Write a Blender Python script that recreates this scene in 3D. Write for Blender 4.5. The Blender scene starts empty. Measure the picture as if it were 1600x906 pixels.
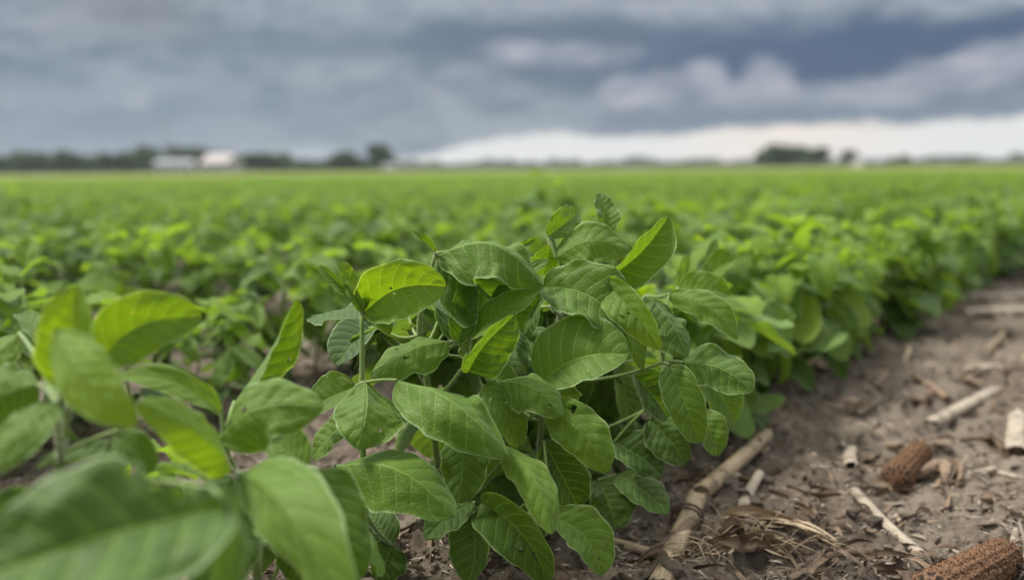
import bpy, math, random
import numpy as np
from mathutils import Vector, Matrix

SC = bpy.context.scene
COL = SC.collection
R = math.radians

# ------------------------------------------------------------------ camera
H = 0.32
FPX = 1600 * 35 / 36.0
PITCH = math.atan((453 - 264.5) / FPX)
ROLL = R(-0.55)
cam_d = bpy.data.cameras.new("camera")
cam = bpy.data.objects.new("camera", cam_d)
COL.objects.link(cam)
cam_d.lens = 35; cam_d.sensor_width = 36
cam_d.clip_start = 0.02; cam_d.clip_end = 9000
RM = Matrix.Rotation(math.pi / 2 - PITCH, 3, 'X') @ Matrix.Rotation(ROLL, 3, 'Z')
CAM = Vector((0, 0, H))
cam.matrix_world = Matrix.Translation(CAM) @ RM.to_4x4()
cam_d.dof.use_dof = True
cam_d.dof.focus_distance = 0.715
cam_d.dof.aperture_fstop = 3.5
SC.camera = cam

# ------------------------------------------------------------------ exposure and renderer
SC.render.engine = 'CYCLES'
SC.view_settings.view_transform = 'Standard'
SC.view_settings.look = 'None'
SC.view_settings.exposure = 0.2
SC.view_settings.gamma = 1.0
SC.cycles.use_denoising = True
SC.cycles.max_bounces = 7
SC.cycles.diffuse_bounces = 4
SC.cycles.glossy_bounces = 2
SC.cycles.transmission_bounces = 4
SC.cycles.transparent_max_bounces = 6
SC.cycles.caustics_reflective = False
SC.cycles.caustics_refractive = False

SUN_EL, SUN_AZ = R(56), R(-80)      # azimuth from +Y, clockwise positive (high on the left)

# ------------------------------------------------------------------ sky
W = bpy.data.worlds.new("World"); SC.world = W; W.use_nodes = True
nt = W.node_tree; nt.nodes.clear()
class X:
    """tiny expression wrapper over math nodes"""
    nt = None
    def __init__(s, v): s.v = v
    @staticmethod
    def m(op, *a, clamp=False):
        n = X.nt.nodes.new('ShaderNodeMath'); n.operation = op; n.use_clamp = clamp
        for i, q in enumerate(a):
            if isinstance(q, X): q = q.v
            if isinstance(q, (int, float)): n.inputs[i].default_value = q
            else: X.nt.links.new(q, n.inputs[i])
        return X(n.outputs[0])
    def __add__(s, o): return X.m('ADD', s, o)
    __radd__ = __add__
    def __sub__(s, o): return X.m('SUBTRACT', s, o)
    def __rsub__(s, o): return X.m('SUBTRACT', o, s)
    def __mul__(s, o): return X.m('MULTIPLY', s, o)
    __rmul__ = __mul__
    def __truediv__(s, o): return X.m('DIVIDE', s, o)
    def __pow__(s, o): return X.m('POWER', s, o)
def smooth(x, a, b, lo=0.0, hi=1.0):
    n = X.nt.nodes.new('ShaderNodeMapRange'); n.interpolation_type = 'SMOOTHSTEP'
    X.nt.links.new(x.v, n.inputs[0])
    for i, q in enumerate((a, b, lo, hi)):
        q = q.v if isinstance(q, X) else q
        if isinstance(q, (int, float)): n.inputs[i + 1].default_value = q
        else: X.nt.links.new(q, n.inputs[i + 1])
    return X(n.outputs[0])
def vec(x, y, z):
    n = X.nt.nodes.new('ShaderNodeCombineXYZ')
    for i, q in enumerate((x, y, z)):
        if isinstance(q, X): X.nt.links.new(q.v, n.inputs[i])
        else: n.inputs[i].default_value = q
    return n.outputs[0]
def noise(v, scale, detail=4, rough=0.55, dist=0.0, out=0):
    n = X.nt.nodes.new('ShaderNodeTexNoise')
    n.inputs['Scale'].default_value = scale; n.inputs['Detail'].default_value = detail
    n.inputs['Roughness'].default_value = rough; n.inputs['Distortion'].default_value = dist
    if v is not None: X.nt.links.new(v, n.inputs['Vector'])
    return X(n.outputs[out])
def mix(f, a, b, blend='MIX'):
    n = X.nt.nodes.new('ShaderNodeMix'); n.data_type = 'RGBA'; n.blend_type = blend
    for i, q in ((0, f), (6, a), (7, b)):
        if isinstance(q, X): q = q.v
        if isinstance(q, (int, float)): n.inputs[i].default_value = q
        elif isinstance(q, tuple): n.inputs[i].default_value = (*q, 1)
        else: X.nt.links.new(q, n.inputs[i])
    return n.outputs[2]
def srgb(r, g, b, k=1.0):
    f = lambda c: ((c / 255 + .055) / 1.055) ** 2.4 if c > 10 else c / 255 / 12.92
    return (f(r) * k, f(g) * k, f(b) * k)

X.nt = nt
tc = nt.nodes.new('ShaderNodeTexCoord')
sep = nt.nodes.new('ShaderNodeSeparateXYZ'); nt.links.new(tc.outputs['Generated'], sep.inputs[0])
dx, dy, dz = (X(sep.outputs[i]) for i in range(3))
U = X.m('ARCTAN2', dx, dy)
V = X.m('ARCSINE', dz)
nv1 = noise(vec(U * 7, V * 22, 0.3), 1.0, 6, 0.62)
nv2 = noise(vec(U * 16, V * 40, 4.1), 1.0, 5, 0.6)
nv3 = noise(vec(U * 3, V * 14, 9.1), 1.0, 4, 0.55)
puff = noise(vec(U * 22, V * 26, 7.7), 1.0, 5, 0.55)
def AZ(px): return math.atan((px - 800) / FPX)
def EL(py): return (264.5 - py) / FPX
def blob(px, py, rx, ry, soft=0.5, wob=0.7):
    a = (U - AZ(px)) * (FPX / rx); b = (V - EL(py)) * (FPX / ry)
    r = X.m('SQRT', a * a + b * b) + (puff - 0.5) * wob * 2
    return smooth(r, 1.0 + soft * .5, 1.0 - soft, 0, 1)
col = mix(smooth(nv1 * .6 + nv2 * .4, .38, .62), srgb(113, 128, 144), srgb(156, 167, 178))
# bluish clear-ish slate to the lower left
f = smooth(V, 0.12, 0.03) * smooth(U, 0.05, -0.35)
col = mix(f * 0.7, col, srgb(143, 158, 173))
f = smooth(X.m('ABSOLUTE', V - EL(82) + (nv1 - .5) * .04), .014, .0) * smooth(X.m('ABSOLUTE', U - AZ(470)), .20, .02)
col = mix(f * .6, col, srgb(122, 136, 152))
# dark storm deck upper right
f = smooth(U, -0.10, 0.22) * smooth(V + (nv1 - .5) * .03, 0.060, 0.080) * smooth(V + (nv2 - .5) * .03, 0.148, 0.118)
col = mix(f * 0.92, col, srgb(76, 95, 126))
f = smooth(U, -0.36, -0.05) * smooth(U, .3, 0.05) * smooth(V + (nv2 - .5) * .05, 0.10, 0.118) * smooth(V + (nv1 - .5) * .05, 0.15, 0.132)
col = mix(f * 0.8, col, srgb(102, 117, 137))
# lower blue-grey base of the deck on the right
f = smooth(U, 0.0, 0.15) * smooth(V, 0.066, 0.05)
col = mix(f * 0.8, col, srgb(122, 136, 156))
# pale bulging clouds
pale = mix(smooth(nv2, .35, .65), srgb(150, 157, 172), srgb(180, 182, 194))
for (px, py, rx, ry, k) in ((985, 152, 50, 26, .9), (1040, 145, 50, 28, .7), (1105, 128, 42, 30, .85), (1190, 135, 48, 34, .85), (1150, 155, 90, 22, .6), (1265, 158, 60, 20, .45),
                            (1390, 158, 90, 24, .6), (1470, 140, 80, 28, .7), (1570, 122, 80, 36, .8), (890, 92, 110, 20, .75), (810, 82, 60, 16, .5), (720, 140, 90, 34, .4),
                            (560, 130, 110, 40, .25), (228, 160, 20, 14, .35), (390, 22, 34, 16, .5), (440, 14, 40, 18, .4), (60, 70, 40, 20, .3),
                            (1100, 20, 400, 22, .45), (1500, 25, 200, 26, .45), (620, 20, 120, 20, .25)):
    col = mix(blob(px, py, rx, ry) * k, col, pale)
# warm grey patch at top left
col = mix(blob(210, 25, 130, 60, .9, .4) * .45, col, srgb(152, 152, 156))
# bright gap along the horizon
edge = 0.016 + smooth(U, -0.16, 0.05) * 0.020 + smooth(U, 0.1, 0.5) * 0.009 + (nv2 - .5) * .018 + (puff - .5) * .020
f = smooth(V - edge + 0.004, 0.007, -0.004) * smooth(U, -0.17, -0.08)
glow = mix(smooth(X.m('ABSOLUTE', U - 0.27), 0.16, 0.0), srgb(232, 233, 232), srgb(243, 234, 226))
col = mix(f, col, glow)
f = blob(460, 238, 90, 12, .8, .5)
col = mix(f * .5, col, srgb(200, 208, 214))
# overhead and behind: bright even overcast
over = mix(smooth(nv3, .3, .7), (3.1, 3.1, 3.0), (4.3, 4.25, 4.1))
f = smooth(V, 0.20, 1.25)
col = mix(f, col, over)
f2 = smooth(X.m('ABSOLUTE', U), 0.75, 1.4) * smooth(V, -0.02, 0.05)
col = mix(f2 * .8, col, (.62, .66, .72))
sky = nt.nodes.new('ShaderNodeTexSky'); sky.sky_type = 'NISHITA'; sky.sun_disc = False
sky.sun_elevation = SUN_EL; sky.sun_rotation = SUN_AZ
b1 = nt.nodes.new('ShaderNodeBackground'); nt.links.new(sky.outputs[0], b1.inputs[0]); b1.inputs[1].default_value = 0.10
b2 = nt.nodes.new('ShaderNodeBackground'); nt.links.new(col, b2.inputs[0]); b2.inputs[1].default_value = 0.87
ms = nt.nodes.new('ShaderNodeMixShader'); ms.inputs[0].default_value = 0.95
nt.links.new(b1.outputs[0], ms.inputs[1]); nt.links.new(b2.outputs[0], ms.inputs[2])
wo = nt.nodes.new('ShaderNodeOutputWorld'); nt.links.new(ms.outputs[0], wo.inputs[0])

# ------------------------------------------------------------------ sun behind thin cloud
sd = bpy.data.lights.new("sun", 'SUN'); sd.energy = 4.2; sd.angle = R(12); sd.color = (1, .965, .90)
so = bpy.data.objects.new("sun", sd); COL.objects.link(so)
sdir = Vector((math.sin(SUN_AZ) * math.cos(SUN_EL), math.cos(SUN_AZ) * math.cos(SUN_EL), math.sin(SUN_EL)))
so.rotation_euler = (-sdir).to_track_quat('-Z', 'Y').to_euler()

# ------------------------------------------------------------------ helpers
def P(px, py, d):
    return CAM + RM @ Vector(((px - 800) / FPX * d, (453 - py) / FPX * d, -d))
def G(px, py, z=0.0):
    r = RM @ Vector(((px - 800) / FPX, (453 - py) / FPX, -1))
    t = (z - H) / r.z
    return CAM + r * t
TOWARD = RM @ Vector((0, 0, 1))
# crop rows
RD = Vector((math.sin(R(35.3)), math.cos(R(35.3)), 0))       # direction the rows run
RN = Vector((-RD.y, RD.x, 0))                                 # across the rows, away from the camera
ROW0, ROWS = 0.515, 0.56
def rowpt(k, t): return RD * t + RN * (ROW0 + ROWS * k)

def hash2(ix, iy, s):
    h = (ix.astype(np.int64) * 374761393 + iy.astype(np.int64) * 668265263 + s * 1442695041) & 0xffffffff
    h = ((h ^ (h >> 13)) * 1274126177) & 0xffffffff
    return ((h ^ (h >> 16)) & 0xffff) / 65535.0
def vnoise(x, y, s=0):
    ix = np.floor(x); iy = np.floor(y); fx = x - ix; fy = y - iy
    fx = fx * fx * fx * (fx * (fx * 6 - 15) + 10); fy = fy * fy * fy * (fy * (fy * 6 - 15) + 10)
    a = hash2(ix, iy, s); b = hash2(ix + 1, iy, s); c = hash2(ix, iy + 1, s); d = hash2(ix + 1, iy + 1, s)
    return (a * (1 - fx) + b * fx) * (1 - fy) + (c * (1 - fx) + d * fx) * fy
def fbm(x, y, o=4, s=0, g=.5):
    r = 0; a = 1; n = 0
    for i in range(o):
        r = r + a * vnoise(x * 2 ** i + 17.3 * i, y * 2 ** i - 9.1 * i, s + i); n += a; a *= g
    return r / n
def ground_h(x, y):
    x = np.asarray(x, float); y = np.asarray(y, float)
    rr = np.hypot(x, y); f = np.clip(1 - rr / 25, 0, 1)
    q = -x * RD.y + y * RD.x                    # across coordinate
    k = (q - ROW0) / ROWS
    mound = 0.012 * np.exp(-((k - np.round(k)) * ROWS / .10) ** 2)
    a = (fbm(x * 9, y * 9, 3, 1) - .5) * 0.034
    b = (fbm(x * 38, y * 38, 3, 5) - .5) * 0.026
    ridged = 1 - np.abs(2 * fbm(x * 22 + 3, y * 22, 4, 9) - 1)
    c = np.clip(ridged - .86, 0, 1) * -0.035
    dd = np.clip(fbm(x * 60, y * 60, 2, 21) - .60, 0, 1) * 0.045
    return (mound + a + b + c + dd) * f
def gz(p): return float(ground_h(p[0], p[1]))
def on_ground(px, py, up=0.0):
    g = G(px, py); return Vector((g.x, g.y, gz(g) + up))

def mk(name, mesh, mats, parent=None, loc=None):
    o = bpy.data.objects.new(name, mesh); COL.objects.link(o)
    if parent is not None: o.parent = parent
    if loc is not None: o.location = loc
    if mats and not mesh.materials:
        for m_ in mats: mesh.materials.append(m_)
    return o
def tag(o, label=None, cat=None, group=None, kind=None):
    if label: o['label'] = label
    if cat: o['category'] = cat
    if group: o['group'] = group
    if kind: o['kind'] = kind
    return o
def empty(name, loc=(0, 0, 0), rz=0.0):
    o = bpy.data.objects.new(name, None); COL.objects.link(o); o.location = loc
    o.rotation_euler = (0, 0, rz); o.empty_display_size = .02
    return o

class MB:
    """collects pieces (verts, faces, uv per vertex, tint per vertex, material index)"""
    def __init__(s): s.v = []; s.f = []; s.uv = []; s.t = []; s.mi = []; s.n = 0
    def add(s, v, f, uv=None, t=0.5, mi=0):
        v = np.asarray(v, float); k = len(v)
        s.v.append(v); s.f += [tuple(i + s.n for i in q) for q in f]
        s.uv.append(np.zeros((k, 2)) if uv is None else np.asarray(uv))
        s.t.append(np.full(k, t) if np.isscalar(t) else np.asarray(t))
        s.mi += [mi] * len(f); s.n += k
        return s
    def merge(s, o, off=(0, 0, 0)):
        for v, uv, t in zip(o.v, o.uv, o.t):
            s.v.append(v + np.array(off)); s.uv.append(uv); s.t.append(t)
        s.f += [tuple(i + s.n for i in q) for q in o.f]; s.mi += o.mi; s.n += o.n
    def mesh(s, name, smooth_=True):
        me = bpy.data.meshes.new(name)
        v = np.concatenate(s.v)
        me.from_pydata(v.tolist(), [], s.f)
        me.polygons.foreach_set('material_index', s.mi)
        me.polygons.foreach_set('use_smooth', [smooth_] * len(s.f))
        uv = np.concatenate(s.uv); li = np.zeros(len(me.loops), int); me.loops.foreach_get('vertex_index', li)
        l = me.uv_layers.new(name='UVMap'); l.data.foreach_set('uv', uv[li].ravel())
        at = me.attributes.new('tint', 'FLOAT', 'POINT'); at.data.foreach_set('value', np.concatenate(s.t))
        me.update()
        return me

def tube(mb, pts, rads, seg=8, t=0.5, mi=0, cap=True, squash=1.0, ridge=0.0, seed=0):
    pts = [Vector(p) for p in pts]; n = len(pts)
    rs = random.Random(seed)
    ph = [1 + ridge * (rs.random() - .5) * 2 for _ in range(seg)]
    vs, uv = [], []
    ref = None; L = 0
    for i, p in enumerate(pts):
        tg = (pts[min(i + 1, n - 1)] - pts[max(i - 1, 0)]).normalized()
        if ref is None:
            ref = tg.orthogonal().normalized()
            if abs(tg.z) < .9:
                ref = (Vector((0, 0, 1)) - tg * tg.z).normalized()
        ref = (ref - tg * ref.dot(tg)).normalized(); bi = tg.cross(ref)
        if i: L += (pts[i] - pts[i - 1]).length
        for k in range(seg):
            a = 2 * math.pi * k / seg
            q = p + (ref * math.cos(a) * squash + bi * math.sin(a)) * rads[i] * ph[k]
            vs.append(q); uv.append((k / seg, L))
    fs = [(i * seg + k, i * seg + (k + 1) % seg, (i + 1) * seg + (k + 1) % seg, (i + 1) * seg + k) for i in range(n - 1) for k in range(seg)]
    if cap:
        fs.append(tuple(range(seg))[::-1]); fs.append(tuple((n - 1) * seg + k for k in range(seg)))
    mb.add(np.array([tuple(q) for q in vs]), fs, uv, t, mi)
    return mb
def curve(p0, p1, sag=(0, 0, 0), n=6):
    p0, p1, sag = Vector(p0), Vector(p1), Vector(sag)
    return [p0.lerp(p1, i / n) + sag * math.sin(math.pi * i / n) for i in range(n + 1)]
def hairs(mb, pts, rads, count, length, seed=0, t=1.0, mi=0):
    rs = random.Random(seed); vs = []; fs = []
    for _ in range(count):
        f = rs.random() * (len(pts) - 1); i = min(int(f), len(pts) - 2); f -= i
        a, b = Vector(pts[i]), Vector(pts[i + 1]); tg = (b - a).normalized()
        p = a.lerp(b, f); r = rads[i] * (1 - f) + rads[i + 1] * f
        o = tg.orthogonal().normalized(); o.rotate(Matrix.Rotation(rs.random() * 6.283, 3, tg))
        s = tg.cross(o) * 0.00017
        q = p + o * r * .9; e = q + (o + tg * rs.uniform(-.2, .7)).normalized() * length * rs.uniform(.5, 1.2)
        k = len(vs); vs += [tuple(q - s), tuple(q + s), tuple(e)]; fs.append((k, k + 1, k + 2))
    mb.add(np.array(vs), fs, None, t, mi)

# ------------------------------------------------------------------ materials
def material(name, rough=.6, spec=.4):
    m = bpy.data.materials.new(name); m.use_nodes = True
    t = m.node_tree; t.nodes.clear(); X.nt = t
    p = t.nodes.new('ShaderNodeBsdfPrincipled'); p.inputs['Roughness'].default_value = rough
    p.inputs['Specular IOR Level'].default_value = spec
    o = t.nodes.new('ShaderNodeOutputMaterial'); t.links.new(p.outputs[0], o.inputs[0])
    return m, t, p, o
def bump(t, h, dist, strength, normal_in):
    b = t.nodes.new('ShaderNodeBump'); b.inputs['Distance'].default_value = dist; b.inputs['Strength'].default_value = strength
    t.links.new(h.v if isinstance(h, X) else h, b.inputs['Height']); t.links.new(b.outputs[0], normal_in)
    return b
def setc(t, sock, v):
    if isinstance(v, tuple): sock.default_value = (*v, 1)
    elif isinstance(v, X): t.links.new(v.v, sock)
    else: t.links.new(v, sock)

def leaf_material():
    m, t, p, o = material('soybean_leaf', .5, .38)
    at = t.nodes.new('ShaderNodeAttribute'); at.attribute_name = 'tint'; tint = X(at.outputs['Fac'])
    uvn = t.nodes.new('ShaderNodeUVMap'); sp = t.nodes.new('ShaderNodeSeparateXYZ'); t.links.new(uvn.outputs[0], sp.inputs[0])
    ux, v = X(sp.outputs[0]), X(sp.outputs[1])
    us = ux * 2 - 1
    au = X.m('ABSOLUTE', us)
    ph = (v - 0.20 * X.m('POWER', au, 1.25)) * 7.5 + X.m('SIGN', us) * 0.22
    fr = X.m('FRACT', ph); tri = X.m('ABSOLUTE', fr - .5) * 2        # 1 on the veins
    lat = smooth(tri, 0.86, 0.985) * smooth(au, 1.0, .75)
    mid = smooth(au, 0.045, 0.012)
    vein = X.m('MAXIMUM', lat * .85, mid)
    vo = t.nodes.new('ShaderNodeTexVoronoi'); vo.feature = 'DISTANCE_TO_EDGE'; vo.inputs['Scale'].default_value = 1.0
    t.links.new(vec(us * 9, v * 24, tint * 5), vo.inputs['Vector'])
    net = smooth(X(vo.outputs['Distance']), 0.0, 0.12)                # 0 on the fine net
    geo = t.nodes.new('ShaderNodeNewGeometry'); back = X(geo.outputs['Backfacing'])
    mot = noise(vec(us * 2.2, v * 4, tint * 40), 1.0, 5, .6)
    sc_ = noise(vec(us * 30, v * 70, 2.0), 1.0, 3, .6)
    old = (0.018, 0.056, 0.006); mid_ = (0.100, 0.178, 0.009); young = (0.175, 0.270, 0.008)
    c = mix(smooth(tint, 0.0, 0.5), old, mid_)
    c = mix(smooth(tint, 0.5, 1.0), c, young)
    c = mix(smooth(mot, .3, .75) * .35, c, mix(.5, c, (0.10, 0.20, 0.015)))
    c = mix((1 - net) * .14, c, (0.14, 0.25, 0.03))
    c = mix(vein * .6, c, (0.23, 0.36, 0.06))
    rim = smooth(au, 0.925, .985)
    c = mix(rim * smooth(sc_, .3, .6) * .75, c, (0.40, 0.52, 0.27))
    # small yellow feeding scars on some leaves
    scar = smooth(noise(vec(us * 5, v * 11, tint * 90), 1.0, 2, .5), .735, .77) * smooth(sc_, .40, .55)
    c = mix(scar * .7, c, (0.42, 0.40, 0.10))
    c = mix(back * .62, c, (0.160, 0.255, 0.070))
    setc(t, p.inputs['Base Color'], c)
    t.links.new((0.56 + (mot - .5) * .25 + back * .2).v, p.inputs['Roughness'])
    p.inputs['Sheen Weight'].default_value = .17; p.inputs['Sheen Roughness'].default_value = .42
    p.inputs['Sheen Tint'].default_value = (.80, .95, .85, 1)
    hgt = (1 - tri) ** 0.6 * .45 - mid * .7 + net * .16 + sc_ * .10 + mot * .8
    b = bump(t, hgt, 0.0018, .7, p.inputs['Normal'])
    tr = t.nodes.new('ShaderNodeBsdfTranslucent')
    hsv = t.nodes.new('ShaderNodeMix'); hsv.data_type = 'RGBA'; hsv.blend_type = 'MULTIPLY'; hsv.inputs[0].default_value = 1
    t.links.new(c, hsv.inputs[6]); hsv.inputs[7].default_value = (2.4, 2.3, .7, 1)
    t.links.new(hsv.outputs[2], tr.inputs[0]); t.links.new(b.outputs[0], tr.inputs['Normal'])
    mx = t.nodes.new('ShaderNodeMixShader'); t.links.new((tint * .18 + .23).v, mx.inputs[0])
    t.links.new(p.outputs[0], mx.inputs[1]); t.links.new(tr.outputs[0], mx.inputs[2])
    t.links.new(mx.outputs[0], o.inputs[0])
    return m
LEAF = leaf_material()

def stem_material():
    m, t, p, o = material('soybean_stem', .6, .3)
    at = t.nodes.new('ShaderNodeAttribute'); at.attribute_name = 'tint'; tint = X(at.outputs['Fac'])
    tcn = t.nodes.new('ShaderNodeTexCoord')
    n1 = noise(tcn.outputs['Object'], 120, 4, .6); n2 = noise(tcn.outputs['Object'], 900, 2, .6)
    c = mix(smooth(tint, .15, .6), (0.085, 0.06, 0.028), (0.17, 0.26, 0.055))
    c = mix(smooth(n1, .45, .7) * .4, c, (0.22, 0.26, 0.12))
    c = mix(smooth(tint, .9, 1.0), c, (0.50, 0.52, 0.36))
    setc(t, p.inputs['Base Color'], c)
    p.inputs['Sheen Weight'].default_value = .4; p.inputs['Sheen Roughness'].default_value = .4
    bump(t, n2, .0006, .6, p.inputs['Normal'])
    return m
STEM = stem_material()

def soil_material():
    m, t, p, o = material('soil', .92, .12)
    geo = t.nodes.new('ShaderNodeNewGeometry'); pos = geo.outputs['Position']
    a = noise(pos, 3.0, 5, .6); b = noise(pos, 24, 6, .65); c_ = noise(pos, 210, 4, .7); d = noise(pos, 950, 2, .6)
    c = mix(smooth(a, .35, .68), (0.125, 0.099, 0.075), (0.218, 0.180, 0.140))
    c = mix(smooth(b, .47, .66) * .8, c, (0.060, 0.046, 0.034))
    c = mix(smooth(c_, .56, .72) * .5, c, (0.31, 0.26, 0.21))
    c = mix(smooth(c_, .42, .30) * .6, c, (0.105, 0.075, 0.055))
    c = mix(smooth(d, .66, .76) * .5, c, (0.36, 0.31, 0.25))
    sp = t.nodes.new('ShaderNodeSeparateXYZ'); t.links.new(pos, sp.inputs[0])
    rr = X.m('SQRT', X(sp.outputs[0]) * X(sp.outputs[0]) + X(sp.outputs[1]) * X(sp.outputs[1]))
    pn = noise(pos, .02, 4, .6)
    grass = mix(smooth(pn, .4, .6), (0.105, 0.150, 0.035), (0.150, 0.155, 0.060))
    c = mix(smooth(rr, 255, 262), c, grass)
    setc(t, p.inputs['Base Color'], c)
    bump(t, b * .7 + c_ * .35 + d * .12, .012, .75, p.inputs['Normal'])
    return m
SOIL = soil_material()

def straw_material(name, c0, c1, dark, along=(60, 2.0), rough=.65):
    m, t, p, o = material(name, rough, .35)
    uvn = t.nodes.new('ShaderNodeUVMap'); sp = t.nodes.new('ShaderNodeSeparateXYZ'); t.links.new(uvn.outputs[0], sp.inputs[0])
    u, v = X(sp.outputs[0]), X(sp.outputs[1])
    oi = t.nodes.new('ShaderNodeObjectInfo'); rnd = X(oi.outputs['Random'])
    at = t.nodes.new('ShaderNodeAttribute'); at.attribute_name = 'tint'; tint = X(at.outputs['Fac'])
    st = noise(vec(u * along[0], v * along[1] * 14, rnd * 30 + tint * 7), 1.0, 5, .65)
    tcn = t.nodes.new('ShaderNodeTexCoord')
    bl = noise(tcn.outputs['Object'], 55, 5, .65); gr = noise(tcn.outputs['Object'], 700, 3, .6)
    c = mix(smooth(st, .3, .7), c0, c1)
    c = mix(smooth(bl, .48, .68) * .8, c, dark)
    c = mix(smooth(st, .42, .30) * .6, c, dark)
    c = mix(smooth(gr, .60, .72) * .35, c, dark)
    c = mix(smooth(tint, .35, .0), c, dark)
    setc(t, p.inputs['Base Color'], c)
    bump(t, st * .8 + gr * .3, .0012, .7, p.inputs['Normal'])
    return m
STALK = straw_material('corn_stalk_rind', (0.27, 0.19, 0.11), (0.50, 0.39, 0.26), (0.10, 0.062, 0.035))
PALE = straw_material('bleached_straw', (0.25, 0.20, 0.15), (0.47, 0.40, 0.31), (0.13, 0.095, 0.065))
BROWN = straw_material('weathered_straw', (0.15, 0.098, 0.06), (0.27, 0.19, 0.125), (0.055, 0.035, 0.024))
def cob_material():
    m, t, p, o = material('corn_cob_chaff', .75, .25)
    tcn = t.nodes.new('ShaderNodeTexCoord')
    at = t.nodes.new('ShaderNodeAttribute'); at.attribute_name = 'tint'; tint = X(at.outputs['Fac'])
    a = noise(tcn.outputs['Object'], 260, 4, .65); b = noise(tcn.outputs['Object'], 45, 4, .6)
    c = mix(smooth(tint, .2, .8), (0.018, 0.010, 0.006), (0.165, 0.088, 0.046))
    c = mix(smooth(a, .55, .72) * .6, c, (0.36, 0.23, 0.14))
    c = mix(smooth(b, .55, .75) * .5, c, (0.09, 0.045, 0.025))
    setc(t, p.inputs['Base Color'], c)
    bump(t, a, .001, .6, p.inputs['Normal'])
    return m
COB = cob_material()

# ------------------------------------------------------------------ ground: one sheet out to the horizon
def polar_sheet(name, rads, angs, zf, mat, close=True):
    rr, aa = np.meshgrid(rads, angs, indexing='ij')
    x = rr * np.sin(aa); y = rr * np.cos(aa); z = zf(x, y)
    nr, na = len(rads), len(angs)
    v = np.stack([x, y, z], -1).reshape(-1, 3)
    i, j = np.meshgrid(np.arange(nr - 1), np.arange(na if close else na - 1), indexing='ij')
    j2 = (j + 1) % na
    f = np.stack([i * na + j, i * na + j2, (i + 1) * na + j2, (i + 1) * na + j], -1).reshape(-1, 4)
    me = bpy.data.meshes.new(name)
    me.vertices.add(len(v)); me.vertices.foreach_set('co', v.ravel())
    me.loops.add(f.size); me.loops.foreach_set('vertex_index', f.ravel().astype(np.int32))
    me.polygons.add(len(f)); me.polygons.foreach_set('loop_start', np.arange(0, f.size, 4, dtype=np.int32))
    me.polygons.foreach_set('use_smooth', np.ones(len(f), bool))
    me.update(calc_edges=True)
    return mk(name, me, [mat])
rads = [0.001]
r = .12
while r < 950:
    rads.append(r); r *= 1.0055 if r < 5 else (1.02 if r < 40 else 1.15)
ang = list(np.radians(np.concatenate([np.arange(-42, 42, .22), np.arange(42, 318, 3.0)])))
rads = np.array(rads)[::1]; ang = np.array(ang)
o = polar_sheet('ground', rads, ang[::-1], ground_h, SOIL)
tag(o, kind='structure')

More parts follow.
